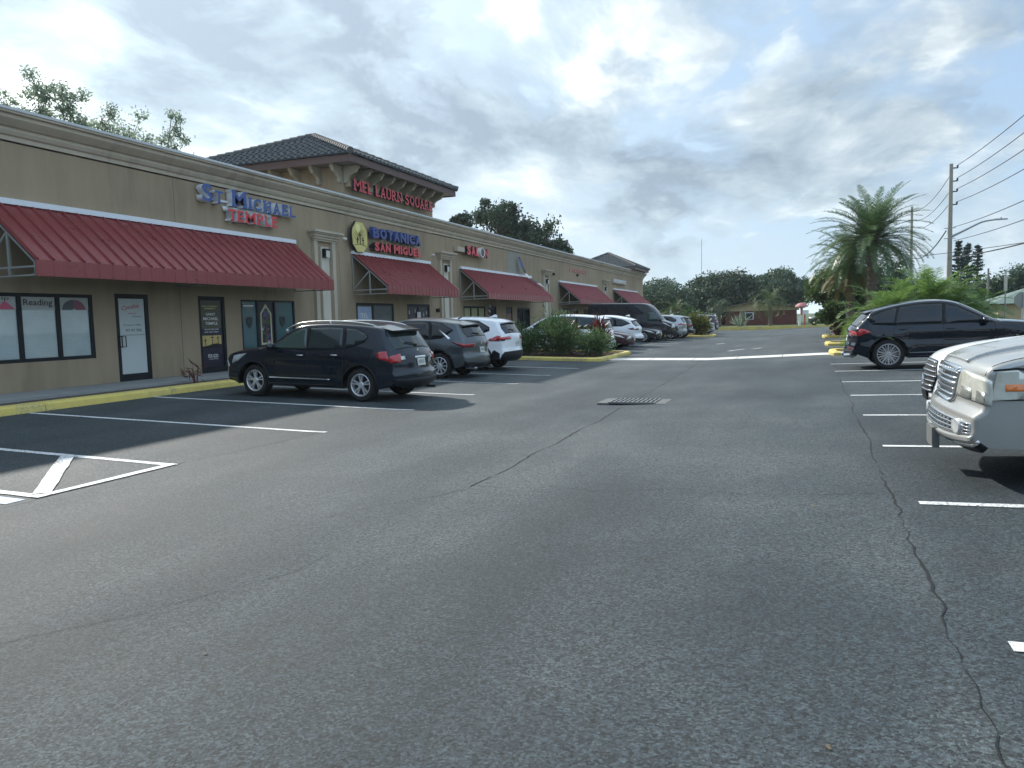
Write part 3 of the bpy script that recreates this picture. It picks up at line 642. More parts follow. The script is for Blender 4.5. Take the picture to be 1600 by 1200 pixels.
for i in range(7):
    q = random.Random(i); yy, zz_ = 29.45+i*.27, 1.25+q.random()*.5
    if abs(yy-30.3) < .25: continue
    b = MB(); b.poly([(-.030, yy, zz_), (-.030, yy+.10, zz_+.04), (-.030, yy+.05, zz_+.22), (-.030, yy-.02, zz_+.12)]); b.build('decal', 'sign_panel', d3, fix=False)
b = MB(); b.box(.0, .006, 30.15, 30.48, 1.35, 1.78); b.build('notice', 'print_white', d3)
b = MB(); b.box(.0, .006, 30.12, 30.5, 1.12, 1.24); b.build('notice', 'print_red', d3)
window(35.15, 38.0, .62, 2.08, 3, 'curtain_yellow', .12)
door(38.45, 39.6, .05, 2.10, 'glass_shop'); d5 = door(41.1, 42.15, .05, 2.08, 'night')
b = MB(); b.box(-.03, -.02, 41.25, 42.0, .7, 1.7); b.build('poster', mat('poster_multi', (.25, .14, .12), .5, var=.8, vscale=6), d5)
door(42.9, 45.3, .05, 2.06, 'glass_shop', .12, True)
window(52.2, 54.4, .62, 2.06, 3, ['glass_light', 'glass_shop', 'glass_light'], .14); door(55.2, 56.4, .05, 2.08, 'glass_shop'); window(58, 61, .62, 2.06, 3); window(69.3, 71.6, .62, 2.06, 2); door(72.6, 74.6, .05, 2.08, 'glass_shop', .1, True)
door(3.5, 5.5, .05, 2.2, 'glass_shop', .1, True)
# bare patch where a sign was
b = MB(); b.box(.001, .006, 41.5, 43.75, 4.06, 5.27); b.build('bare_patch', 'sky_patch', B)
# towers with hip roofs
def tower(x0, x1, y0, y1, zb, zt, ov, hip, nm='tower', corbels=True):
    b = MB(); b.box(x0, x1, y0, y1, zb, zt); tw = b.build(nm, 'stucco', B)
    ex0, ex1, ey0, ey1 = x0-ov, x1+ov, y0-ov, y1+ov; ze = zt+.02
    b = MB(); b.box(ex0, ex1, ey0, ey1, ze, ze+.05); b.build('soffit', mat('soffit', (.20, .17, .14), .8), tw)
    b = MB()
    for (a, c, d, e) in ((ex0-.03, ex1+.03, ey0-.03, ey0), (ex0-.03, ex1+.03, ey1, ey1+.03), (ex0-.03, ex0, ey0, ey1), (ex1, ex1+.03, ey0, ey1)): b.box(a, c, d, e, ze-.06, ze+.20)
    b.build('fascia', 'fascia_brown', tw)
    # tiled roof: courses of barrel tiles stepped up each slope
    cx, cy = (ex0+ex1)/2, (ey0+ey1)/2; hx, hy = (ex1-ex0)/2+.1, (ey1-ey0)/2+.1; z0 = ze+.21
    b = MB(); rows = 14; 
    for sd_ in range(4):
        Lh = hy if sd_ < 2 else hx; run = hx if sd_ < 2 else hy
        rows = max(8, int(run/.36))
        for rI in range(rows):
            t0, t1 = rI/rows, (rI+1)/rows; za = z0+(hip-z0)*t0+.045; zb2 = z0+(hip-z0)*t1; w0 = Lh*(1-t0); w1_ = Lh*(1-t1)
            nt = max(1, int(2*w0/.28))
            for k_ in range(nt):
                u0_, u1_ = -w0+2*w0*k_/nt, -w0+2*w0*(k_+1)/nt
                seg = [(u0_, 0), (u0_+(u1_-u0_)*.25, .055), (u0_+(u1_-u0_)*.5, .07), (u0_+(u1_-u0_)*.75, .02), (u1_, 0)]
                for (p, hp), (q, hq) in zip(seg, seg[1:]):
                    def PT(uu, t_, z):
                        lim = Lh*(1-t_); uu = max(-lim, min(lim, uu)); d_ = run*(1-t_)
                        if sd_ == 0: return (cx+d_, cy+uu, z)
                        if sd_ == 1: return (cx-d_, cy+uu, z)
                        if sd_ == 2: return (cx+uu, cy-d_, z)
                        return (cx+uu, cy+d_, z)
                    b.quad(PT(p, t0, za+hp), PT(q, t0, za+hq), PT(q, t1, zb2+hq), PT(p, t1, zb2+hp))
                    b.quad(PT(p, t0, za+hp), PT(q, t0, za+hq), PT(q, t0, za-.05), PT(p, t0, za-.05))
    rf = b.build('roof', 'tile_roof', tw, fix=False)
    b = MB()
    for sx_, sy_ in ((1, -1), (1, 1), (-1, -1), (-1, 1)):
        a = Vector((cx+sx_*hx, cy+sy_*hy, z0+.08)); c = Vector((cx, cy, hip+.06)); n = int((c-a).length/.32)
        for i in range(n):
            p, q = a.lerp(c, i/n), a.lerp(c, (i+1.15)/n); b.tube([p, q], [.13, .09], 8)
    b.build('ridge_tiles', 'tile_ridge', tw)
    if corbels:
        prof = [(0, 0), (.10, 0), (.14, -.06), (.13, -.14), (.22, -.20), (.42, -.24), (.52, -.30), (.60, -.34), (.60, -.46+.04), (0, -.46+.04)]
        prof = [(0, -.60), (.12, -.60), (.17, -.52), (.15, -.44), (.24, -.34), (.38, -.28), (.50, -.24), (.56, -.14), (.62, -.10), (.62, 0), (0, 0)]
        def corb(px, py, dx, dy):
            b = MB(); k_ = len(prof); n = len(b.v); tw_ = .13
            for s_ in (-tw_/2, tw_/2):
                for (o_, z) in prof: b.v.append((px+dx*o_-dy*s_, py+dy*o_+dx*s_, zt+z))
            b.f.append(tuple(range(k_))); b.f.append(tuple(range(2*k_-1, k_-1, -1))); b.mi += [0, 0]
            for i in range(k_): j = (i+1) % k_; b.f.append((i, j, k_+j, k_+i)); b.mi.append(0)
            b.build('corbel', mat('corbel', (.38, .34, .26), .8), tw)
        n = 9
        for i in range(n): yy = y0+.1+(y1-y0-.2)*i/(n-1); corb(x1, yy, 1, 0)
        n = 9
        for i in range(n): xx = x1-.1-(x1-x0-.2)*i/(n-1); corb(xx, y0, 0, -1)
    return tw
tower(-7.25, -.0+.03, 24.65, 31.94, 5.31, 7.05, .78, 9.22)
tower(-5.2, .02, 75.2, 80.6, 5.31, 5.96, .8, 7.85, corbels=False)
b = MB()
for (y, z, s) in ((24.55, 4.42, .06), (31.8, 4.35, .05)): b.lathe([(0, 0), (s, .0), (s, .06), (s*.6, .12), (0, .13)], 10, 0, 'x', (.003, y, z))
for (y, z) in ((32.1, 1.85), (50.2, 4.35), (56.2, 4.55)): b.lathe([(0, 0), (.09, 0), (.09, .14), (0, .16)], 10, 1, 'x', (.003, y, z))
b.build('wall_fitting', ['print_white', 'black'], B)

# ------------------------------------------------------------------ signs (each a thing of its own)
s = empty('shop_sign', (.02, 17.3, 4.4), 'blue and red channel letters reading ST MICHAEL TEMPLE above the long red awning', 'sign', 'channel letter signs on the wall')
word(s, 'ST MICHAEL', 17.2, 21.4, 4.80, 5.28, .03, .20, 'letter_blue', 'can_white', [1, .74, 1, 1, .74, .74, .74, .74, .74, .74], True, .022, rel=(.02, 17.3, 4.4))
word(s, 'TEMPLE', 18.22, 20.45, 4.38, 4.71, .03, .20, 'letter_red', 'can_white', None, True, .022, rel=(.02, 17.3, 4.4))
b = MB(); b.box(0, .03, .9, 3.1, .32, .40); b.box(0, .03, .2, 3.9, .50, .56); b.build('raceway', 'can_white', s)
s = empty('shop_sign', (.02, 26.2, 4.1), 'navy and red letters reading BOTANICA SAN MIGUEL above the second awning', 'sign', 'channel letter signs on the wall')
word(s, 'BOTANICA', 26.2, 30.2, 4.60, 5.02, .12, .16, 'letter_navy', 'letter_blue', None, False, .05, rel=(.02, 26.2, 4.1))
word(s, 'SAN MIGUEL', 26.3, 30.15, 4.12, 4.46, .12, .16, 'letter_red', 'can_dark', None, False, .05, rel=(.02, 26.2, 4.1))
b = MB(); b.box(0, .12, .05, 3.9, .62, .74); b.box(0, .12, .1, 3.8, .14, .24); b.build('raceway', 'can_dark', s)
s = empty('emblem_sign', (.02, 25.3, 4.55), 'gold eight-sided emblem with sun rays and three crosses left of the navy letters', 'sign')
hw_, hh = .56, .56; oc = [(-.26, .56), (.26, .56), (.56, .26), (.60, -.1), (.56, -.34), (.24, -.57), (-.24, -.57), (-.56, -.3), (-.60, .1), (-.56, .28)]
oc = [(a*1.0, c*1.0) for a, c in oc]
oc = [(a*.9, c) for a, c in oc]; b = MB(); b.extr([(a, c) for a, c in oc], 'x', .12, .20); b.box(0, .12, -.3, .3, -.3, .3); b.build('backing', 'can_dark', s)
b = MB(); b.extr([(a*.97, c*.97) for a, c in oc], 'x', .2, .215); b.build('face', 'gold', s)
b = MB(); sy, sz = -.12, .33
for i in range(13):
    a = R(195+i*12.5); L1, L2 = .2, .48+.1*(i % 2)
    p0 = (sy+math.cos(a)*L1, sz+math.sin(a)*L1); p1 = (sy+math.cos(a)*L2, sz+math.sin(a)*L2)
    if max(abs(p1[0]), abs(p1[1])) < .53: b.bar((.2205, *p0), (.2205, *p1), .004, .012)
b.build('rays', mat('ray_line', (.16, .13, .05), .6), s)
b = MB(); b.lathe([(0, .219), (.13, .219), (.15, .215)], 16, 0, 'x', (0, sy, sz)); b.build('sun_disc', 'gold_pale', s)
b = MB()
for (y, z0, z1, w_) in ((0, -.27, .18, .22), (-.18, -.25, .0, .14), (.2, -.26, .0, .14)): b.box(.216, .228, y-.022, y+.022, z0, z1); b.box(.216, .230, y-w_/2, y+w_/2, z1-.13, z1-.09)
for i in range(8): x0_, x1_ = -.4+i*.1, -.3+i*.1; b.bar((.222, x0_, -.27-.35*x0_**2), (.222, x1_, -.27-.35*x1_**2), .006, .02)
b.build('crosses', 'print_black', s)
s = empty('tower_sign', (.04, 24.8, 6.2), 'red serif letters reading MEL LAURN SQUARE high on the tower', 'sign')
word(s, 'MEL LAURN SQUARE', 24.85, 31.3, 6.19, 6.60, .26, .10, 'letter_dark_red', 'can_dark', None, True, .012, rel=(.04, 24.8, 6.2))
b = MB(); b.box(0, .2, -.05, 6.45, .12, .30); b.build('raceway', 'stucco', s)
s = empty('shop_sign', (.02, 35.0, 4.6), 'red letters reading SALON with a white ring O above the third awning', 'sign', 'channel letter signs on the wall')
word(s, 'SAL_N', 35.0, 37.75, 4.58, 5.04, .22, .14, 'letter_dark_red', 'can_dark', None, False, .05, rel=(.02, 35.0, 4.6))
b = MB(); b.box(0, .2, -.8, 2.7, .1, .32); b.build('raceway', 'stucco_trim', s)
b = MB()
for i in range(24):
    a0, a1 = 2*math.pi*i/24, 2*math.pi*(i+1)/24
    for r1, r2, xx in ((.215, .255, .38),):
        q = [(xx, 1.887+r_*1.08*math.cos(a), .21+r_*math.sin(a)) for r_, a in ((r1, a0), (r2, a0), (r2, a1), (r1, a1))]; b.quad(*q)
        b.quad((.2, q[1][1], q[1][2]), (.2, q[2][1], q[2][2]), q[2], q[1]); b.quad((.2, q[0][1], q[0][2]), (.2, q[3][1], q[3][2]), q[3], q[0])
b.build('letter', 'print_white', s, fix=False)
b = MB(); b.lathe([(0, .372), (.222, .372), (.222, .2)], 20, 0, 'x', (0, 1.887, .21)); b.build('letter_back', 'can_dark', s)
s = empty('shop_sign', (.01, 54.2, 4.7), 'faded pinkish red letters on the wall above the fourth awning', 'sign', 'channel letter signs on the wall')
word(s, 'LAUNDRY', 54.3, 59.2, 4.72, 5.02, .01, .03, 'letter_faded', 'letter_faded', None, False, .03, rel=(.01, 54.2, 4.7))
s = empty('shop_sign', (.02, 68.0, 4.4), 'pale grey block letters on a box above the last awning', 'sign', 'channel letter signs on the wall')
word(s, 'INSURANCE', 68.0, 73, 4.42, 4.76, .13, .10, 'letter_pale', 'can_white', None, False, .04, rel=(.02, 68.0, 4.4))
b = MB(); b.box(0, .12, -.1, 5.1, -.02, .38); b.build('raceway', 'stucco_trim', s)
# loose banner hanging over the third awning
b = MB(); bp_ = [(.15, 43.0, 5.0), (.22, 43.05, 4.75), (.3, 43.2, 4.4), (.42, 43.35, 4.05), (.55, 43.7, 3.78), (.85, 44.4, 3.5), (1.1, 44.9, 3.25)]; bw = [.05, .28, .30, .22, .26, .3, .05]
for i in range(len(bp_)-1):
    p, q = Vector(bp_[i]), Vector(bp_[i+1]); b.quad(p+Vector((0, -bw[i]*.6, 0)), p+Vector((.05, bw[i]*.6, 0)), q+Vector((.05, bw[i+1]*.6, 0)), q+Vector((0, -bw[i+1]*.6, 0)), 0 if i < 2 else (1 if i % 2 else 2))
tag(b.build('banner', ['letter_navy', 'print_white', 'can_dark'], None, fix=False), 'torn blue and white feather banner draped over the third awning', 'banner')
# barber pole
s = empty('barber_pole', (.25, 37.95, 1.3), 'small barber pole with a silver cap beside the yellow window', 'barber pole')
b = MB(); b.lathe([(0, .0), (.06, .02), (.06, .1), (.05, .12)], 12, 0, 'z'); b.lathe([(.05, .72), (.08, .74), (.08, .82), (.04, .9), (0, .92)], 12, 0, 'z'); b.box(-.25, 0, -.02, .02, .4, .44); b.build('bracket', 'galv', s)
b = MB()
for i in range(24):
    for k_ in range(12):
        a0, a1 = 2*math.pi*k_/12, 2*math.pi*(k_+1)/12; z0, z1 = .12+.6*i/24, .12+.6*(i+1)/24
        b.quad((.05*math.cos(a0), .05*math.sin(a0), z0), (.05*math.cos(a1), .05*math.sin(a1), z0), (.05*math.cos(a1), .05*math.sin(a1), z1), (.05*math.cos(a0), .05*math.sin(a0), z1), ((i+k_)//4) % 3)
b.build('cylinder', ['print_white', 'letter_navy', 'print_red'], s, fix=False)

# ------------------------------------------------------------------ vehicles
def paint(name, col, metal=.5, rough=.32, flake=.04):
    m = bpy.data.materials.new(name); m.use_nodes = True; t = NT(m.node_tree); b = m.node_tree.nodes['Principled BSDF']
    P = t.node('ShaderNodeTexCoord').outputs['Object']; n = t.noise(P, 2.2, 5, .6)
    t.l.new(t.mix(n, tuple(x*.86 for x in col), tuple(min(1, x*1.12) for x in col)), b.inputs['Base Color'])
    b.inputs['Metallic'].default_value = metal; t.l.new(t.math('ADD', rough-.05, t.math('MULTIPLY', n, .12)), b.inputs['Roughness'])
    b.inputs['Coat Weight'].default_value = .6; b.inputs['Specular IOR Level'].default_value = .3; b.inputs['Coat Roughness'].default_value = .04; MATS[name] = m; return name
paint('paint_slate', (.010, .017, .028), .35, .20); paint('paint_grey', (.10, .115, .125), .75, .32); paint('paint_pearl', (.84, .86, .88), .0, .25)
paint('paint_plum', (.055, .018, .026), .5, .28); paint('paint_black', (.008, .010, .015), .2, .25); paint('paint_navy', (.002, .006, .014), .1, .12)
paint('paint_champagne', (.42, .425, .41), .45, .28); paint('paint_silver', (.42, .44, .45), .8, .3); paint('paint_blue_car', (.012, .025, .065), .5, .3); paint('paint_dark', (.02, .022, .026), .4, .3)
def glassmat(name, col, rough=.03):
    m = mat(name, col, rough, 0., .6, coat=.0, coatr=.02); return name
glassmat('glass_dark', (.006, .009, .013)); glassmat('glass_mid', (.020, .032, .034)); glassmat('glass_green', (.045, .075, .065))
mat('lamp_red', (.42, .008, .015), .12, coat=1.); mat('lamp_red_dark', (.13, .004, .010), .12, coat=1.); mat('lamp_clear', (.60, .62, .62), .12, metal=.25, coat=1.); mat('lamp_yellowed', (.66, .67, .60), .15, metal=.2, coat=1., var=.25, vscale=16)
mat('lamp_inner', (.42, .44, .40), .25, metal=.6, var=.3, vscale=14); mat('lamp_amber', (.75, .20, .03), .2, coat=1.); mat('plate_white', (.62, .64, .60), .5, var=.08, vscale=30); mat('gap', (.003, .003, .004), .7)
mat('grille_dark', (.012, .012, .014), .5); mat('satin', (.62, .63, .63), .28, metal=.8)

def catmull(pts, step=.035):
    out = []
    n = len(pts)
    for i in range(n-1):
        p0 = Vector(pts[max(0, i-1)][:2]); p1 = Vector(pts[i][:2]); p2 = Vector(pts[i+1][:2]); p3 = Vector(pts[min(n-1, i+2)][:2])
        L = (p2-p1).length; k = max(1, int(L/step))
        sharp1 = len(pts[i]) > 2; sharp2 = len(pts[i+1]) > 2
        m1 = (p2-p0)*.5 if not sharp1 else (p2-p1); m2 = (p3-p1)*.5 if not sharp2 else (p2-p1)
        # limit tangents
        if m1.length > L*1.0: m1 = m1.normalized()*L
        if m2.length > L*1.0: m2 = m2.normalized()*L
        for j in range(k):
            t = j/k; t2, t3 = t*t, t*t*t
            out.append(p1*(2*t3-3*t2+1)+m1*(t3-2*t2+t)+p2*(-2*t3+3*t2)+m2*(t3-t2))
    out.append(Vector(pts[-1][:2])); return out
def clip_grid(poly, cell, cell2=None):
    """polygon in 2D cut along a regular grid -> (verts, faces)"""
    n_ = len(poly); area = sum(poly[i][0]*poly[(i+1) % n_][1]-poly[(i+1) % n_][0]*poly[i][1] for i in range(n_))
    if area < 0: poly = poly[::-1]
    vv, _e, ff, *_r = geometry.delaunay_2d_cdt([Vector((p[0], p[1])) for p in poly], [(i, (i+1) % n_) for i in range(n_)], [], 1, 1e-5)
    b = bmesh.new(); vs = [b.verts.new((p[0], p[1], 0)) for p in vv]
    for q in ff:
        try: b.faces.new([vs[i] for i in q])
        except ValueError: pass
    for ax, cl in ((0, cell), (1, cell2 or cell)):
        lo = min(p[ax] for p in poly); hi = max(p[ax] for p in poly); k_ = math.floor(lo/cl)+1
        while k_*cl < hi:
            co = [0, 0, 0]; no = [0, 0, 0]; co[ax] = k_*cl; no[ax] = 1
            bmesh.ops.bisect_plane(b, geom=b.verts[:]+b.edges[:]+b.faces[:], dist=1e-5, plane_co=co, plane_no=no); k_ += 1
    bmesh.ops.remove_doubles(b, verts=b.verts[:], dist=1e-5)
    b.verts.index_update()
    V = [(q.co.x, q.co.y) for q in b.verts]; F = [tuple(q.index for q in fc.verts) for fc in b.faces]
    E_ = [tuple(q.index for q in e.verts) for e in b.edges if len(e.link_faces) == 1]
    b.free(); return V, F, E_
class Car:
    def __init__(s, root, top, w_, wb, xr, rw, zsill, zbelt, zroof, tum=.20, cf=.16, cr=.10, ct=.05, r_=.07, df=.75, af=.16, dr_=.6, ar=.13, arch=None, side=None, paint_='paint_slate', flare=.02, cell=.09):
        s.root = root; s.w = w_/2; s.top = catmull(top); s.zb = zbelt; s.zr = zroof; s.tum = tum; s.cf, s.cr, s.ct, s.r = cf, cr, ct, r_
        s.xf = max(p.x for p in s.top); s.xb = min(p.x for p in s.top); s.df, s.af, s.dr, s.ar = df, af, dr_, ar
        s.wx = (xr+wb, xr); s.rw = rw; s.ra = (arch or rw*1.16); s.zs = zsill; s.flare = flare; s.paint = paint_; s.cell = cell
        P = s.top; n = len(P); s.N = []; s.S = [0.]
        for i in range(n):
            d = (P[min(n-1, i+1)]-P[max(0, i-1)]).normalized(); s.N.append(Vector((-d.y, d.x)) if False else Vector((d.y, -d.x)))
            if i: s.S.append(s.S[-1]+(P[i]-P[i-1]).length)
        # top runs front-bottom -> over roof -> rear-bottom; outward normal
        for i, nn in enumerate(s.N):
            c = Vector(((s.xf+s.xb)/2, .8)); 
            if nn.dot(P[i]-c) < 0: s.N[i] = -nn
        for _ in range(2):
            s.N = [(sum((s.N[j] for j in range(max(0, i-2), min(n, i+3))), Vector((0, 0)))).normalized() for i in range(n)]
        s.cn = [abs(nn.x)**2*(s.cf if nn.x > 0 else s.cr)+abs(nn.y)**2*s.ct for nn in s.N]
        s.body()
    def W(s, x, z):
        w_ = s.w; t = max(0., (x-(s.xf-s.df))/s.df); w_ -= s.af*min(1.3, t)**2.4
        t = max(0., ((s.xb+s.dr)-x)/s.dr); w_ -= s.ar*min(1.3, t)**2.4
        w_ -= .045*max(0., (.62-z)/.5)**2
        w_ -= .022*math.exp(-((z-(s.zb-.33))/.09)**2)*(1 if s.xb+.9 < x < s.xf-1.1 else .3)
        if z > s.zb-.12:
            k_ = min(1.1, max(0., (z-s.zb+.12)/.12)); w_ -= .035*min(1, k_)
            if z > s.zb: w_ -= (s.tum-.035)*((z-s.zb)/(s.zr-s.zb))**1.12
        for xc in s.wx:
            d = math.hypot(x-xc, z-s.rw)
            if d < s.ra+.16 and z < s.zb: w_ += s.flare*max(0, 1-max(0, d-s.ra)/.16)**.7
        return w_
    def at(s, S_):
        S_ = max(0, min(s.S[-1]-1e-6, S_)); lo, hi = 0, len(s.S)-1
        while hi-lo > 1:
            m = (lo+hi)//2
            if s.S[m] <= S_: lo = m
            else: hi = m
        t = (S_-s.S[lo])/(s.S[hi]-s.S[lo]); return s.top[lo].lerp(s.top[hi], t), s.N[lo].lerp(s.N[hi], t).normalized(), s.cn[lo]*(1-t)+s.cn[hi]*t
    def sof(s, x, z):
        return min(range(len(s.top)), key=lambda i: (s.top[i].x-x)**2+(s.top[i].y-z)**2)
    def So(s, x, z): return s.S[s.sof(x, z)]
    def C(s, S_, v, off=0.):
        p, n, c = s.at(S_); a = abs(v); sg = 1 if v >= 0 else -1
        e = p-n*(c+s.r); W_ = s.W(e.x, e.y); we = W_-s.r
        if a <= 1: q = p-n*(c*a**2.2)+n*off; return (q.x, sg*a*we, q.y)
        th = min(1, a-1)*math.pi/2; q = p-n*(c+s.r*(1-math.cos(th)))+n*off*math.cos(th); return (q.x, sg*(we+s.r*math.sin(th)+off*math.sin(th)), q.y)
    def body(s):
        b = MB(); n = len(s.top)
        vs_ = [-2, -1.66, -1.33, -1, -.8, -.6, -.3, 0, .3, .6, .8, 1, 1.33, 1.66, 2]
        st = [s.S[i] for i in range(n)]
        base = 0
        for S_ in st:
            for v in vs_: b.v.append(s.C(S_, v))
        m = len(vs_)
        for i in range(n-1):
            for j in range(m-1): a = i*m+j; b.f.append((a, a+1, a+m+1, a+m)); b.mi.append(0)
        inset = [s.top[i]-s.N[i]*(s.cn[i]+s.r) for i in range(n)]
        s.inset = inset; s.itop = max(range(n), key=lambda i: s.top[i].y)
        # drop loops made by the inset at concave corners
        keep = [inset[0]]
        for p in inset[1:]:
            if (p-keep[-1]).length > .012: keep.append(p)
        bot = []
        x0, z0 = keep[-1]; bot.append((s.wx[1]-s.ra-.0, max(s.zs, z0)) if False else None)
        bot = []
        def arc(xc):
            a0 = math.asin(max(-1, min(1, (s.zs-s.rw)/s.ra))); k_ = 22
            return [(xc+s.ra*math.cos(math.pi-a0-(math.pi-2*a0)*i/k_), s.rw+s.ra*math.sin(math.pi-a0-(math.pi-2*a0)*i/k_)) for i in range(k_+1)]
        bot += arc(s.wx[1])+arc(s.wx[0])
        poly = [(p.x, p.y) for p in keep]+bot
        s.poly = poly
        V, F, E_ = clip_grid(poly, s.cell, s.cell)
        for sg in (1, -1):
            k_ = len(b.v); b.v += [(x, sg*s.W(x, z), z) for x, z in V]
            for fc in F: b.f.append(tuple(k_+i for i in (fc if sg < 0 else reversed(fc)))); b.mi.append(0)
        # underside and wheel wells
        path = [(keep[-1].x, keep[-1].y)]+bot+[(keep[0].x, keep[0].y)]
        for (xa, za), (xb_, zb_) in zip(path, path[1:]):
            wa, wb_ = s.W(xa, za)-.004, s.W(xb_, zb_)-.004
            b.quad((xa, -wa, za), (xb_, -wb_, zb_), (xb_, wb_, zb_), (xa, wa, za), 1)
        s.bodyo = b.build('body', [s.paint, 'black'], s.root, smooth=True)
    def clampx(s, p):
        # keep a side panel point off the rounded end of the body
        x, z = p; front = x > (s.xf+s.xb)/2; rg = range(0, s.itop) if front else range(s.itop, len(s.inset))
        q = min((s.inset[i] for i in rg), key=lambda q: abs(q.y-z))
        return (min(x, q.x+.01), z) if front else (max(x, q.x-.01), z)
    def mk(s, V3, V3b, F, E_, name, m, parent=None, smooth=True):
        b = MB(); b.v = list(V3)+list(V3b); k_ = len(V3); b.f = [tuple(q) for q in F]; b.mi = [0]*len(F)
        for a, c in E_: b.f.append((a, c, c+k_, a+k_)); b.mi.append(0)
        return b
    def side(s, polys, name, m, off=.004, sides=(1, -1), parent=None, cell=None, th=.012):
        """polys: list of side-view polygons, lifted onto the body side"""
        res = []
        for sg in sides:
            B_ = MB()
            for poly in polys:
                V, F, E_ = clip_grid(poly, cell or s.cell)
                if not V: continue
                b = s.mk([(x, sg*(s.W(x, z)+off), z) for x, z in V], [(x, sg*(s.W(x, z)+off-th), z) for x, z in V], F, E_, name, m)
                k_ = len(B_.v); B_.v += b.v; B_.f += [tuple(k_+i for i in q) for q in b.f]; B_.mi += b.mi
            res.append(B_.build(name, m, parent or s.root, smooth=False))
            for p in res[-1].data.polygons: p.use_smooth = True
        return res
    def cen(s, polys, name, m, off=.004, parent=None, cellv=.12, cells=.07, th=.012, sidepolys=None, sg=1, soff=None):
        """polys in (S, v); optional side polygons joined in the same mesh (wraparound)"""
        B_ = MB()
        for poly in polys:
            V, F, E_ = clip_grid(poly, cells, cellv)
            if not V: continue
            b = s.mk([s.C(a, v, off) for a, v in V], [s.C(a, v, off-th) for a, v in V], F, E_, name, m)
            k_ = len(B_.v); B_.v += b.v; B_.f += [tuple(k_+i for i in q) for q in b.f]; B_.mi += b.mi
        for poly in (sidepolys or []):
            V, F, E_ = clip_grid([s.clampx(p) for p in poly], s.cell)
            if not V: continue
            o_ = off if soff is None else soff
            b = s.mk([(x, sg*(s.W(x, z)+o_), z) for x, z in V], [(x, sg*(s.W(x, z)+o_-th), z) for x, z in V], F, E_, name, m)
            k_ = len(B_.v); B_.v += b.v; B_.f += [tuple(k_+i for i in q) for q in b.f]; B_.mi += b.mi
        return B_.build(name, m, parent or s.root, smooth=True)
    def seam(s, pts, sides=(1, -1), wd=.008, m='gap', name='panel_gap', off=.0025, parent=None):
        P = catmull([(p[0], p[1]) for p in pts], .06); L = []; Rr = []
        for i, p in enumerate(P):
            d = (P[min(len(P)-1, i+1)]-P[max(0, i-1)]).normalized(); n_ = Vector((-d.y, d.x))*wd/2; L.append(p+n_); Rr.append(p-n_)
        for sg in sides:
            b = MB()
            for i in range(len(P)-1):
                q = [L[i], L[i+1], Rr[i+1], Rr[i]]; b.quad(*[(a.x, sg*(s.W(a.x, a.y)+off), a.y) for a in q])
            b.build(name, m, parent or s.bodyo, fix=False)
    def wheel(s, style, rimr, tw=.225, m='alloy', n=None):
        for xc in s.wx:
            for sg in (1, -1):
                wy = sg*(s.w-.03)
                b = MB(); r_ = s.rw; prof = [(rimr, 0), (rimr+.012, .012), (r_-.03, .006), (r_-.010, -.02), (r_, -.045), (r_, -tw+.045), (r_-.02, -.012-tw+.02), (rimr, -tw), (rimr-.01, -tw*.8), (rimr-.012, -.03), (rimr, 0)]
                b.lathe([(a, sg*h) for a, h in prof], 36, 0, 'y')
                wo = b.build('wheel', 'rubber', s.root, smooth=True); wo.location = (xc, wy, s.rw)
                k_ = MB(); ins = -.035
                k_.lathe([(rimr+.002, sg*-.001), (rimr-.012, sg*.004), (rimr-.022, sg*-.006), (rimr-.03, sg*-.09)], 36, 0, 'y')
                k_.lathe([(rimr-.03, sg*-.085), (.02, sg*-.095)], 24, 1, 'y')
                k_.lathe([(.0, sg*-.008), (.05, sg*-.008), (.065, sg*-.016), (.07, sg*-.05)], 18, 0, 'y')
                def spoke(a, w0, w1, r0_=.05, r1_=None, a2=None, mi=0):
                    r1_ = r1_ or rimr-.008; a2 = a if a2 is None else a2
                    def q(rad, ang, dw, y_): return (rad*math.cos(ang)-dw*math.sin(ang), sg*y_, rad*math.sin(ang)+dw*math.cos(ang))
                    p = [q(r0_, a, w0, -.016), q(r0_, a, -w0, -.016), q(r1_, a2, -w1, -.004), q(r1_, a2, w1, -.004)]
                    p2 = [q(r0_, a, w0, -.06), q(r0_, a, -w0, -.06), q(r1_, a2, -w1, -.05), q(r1_, a2, w1, -.05)]
                    k_.quad(*p, mi); 
                    for i in range(4): j = (i+1) % 4; k_.quad(p[i], p[j], p2[j], p2[i], mi)
                if style == 'double5':
                    for i in range(5):
                        a = 2*math.pi*i/5+.3
                        for d in (-.16, .16): spoke(a+d*.6, .014, .012, .05, None, a+d*1.15)
                elif style == 'mesh':
                    for i in range(10):
                        a = 2*math.pi*i/10
                        spoke(a, .011, .009, .05, None, a+.30); spoke(a, .011, .009, .05, None, a-.30); spoke(a, .008, .007, .12, None, a)
                elif style == 'multi':
                    for i in range(10): a = 2*math.pi*i/10; spoke(a, .016, .012)
                else:
                    for i in range(5): a = 2*math.pi*i/5+.3; spoke(a, .035, .030)
                k_.build('rim', [m, 'grille_dark'], wo, fix=True)
    def plate(s, z, txt='', back=True, m='plate_white', y=0., wd=.30, h=.15, off=.012, frame=False):
        # licence plate: flat panel standing on the bodywork
        i = min((q for q in range(len(s.top)) if (s.top[q].x < (s.xb+s.xf)/2) == back), key=lambda q: abs(s.top[q].y-z)+(.3 if abs(s.N[q].x) < .3 else 0))
        p, n_ = s.top[i], s.N[i]; X = Vector((n_.x, 0, n_.y)); Yv = Vector((0, -1 if not back else 1, 0))
        if back: Yv = Vector((0, -1, 0))
        else: Yv = Vector((0, 1, 0))
        Zv = X.cross(Yv).normalized(); 
        if Zv.z < 0: Zv = -Zv
        M = Matrix.Translation(Vector((p.x, y, p.y))+X*off) @ Matrix((X, Yv, Zv)).transposed().to_4x4()
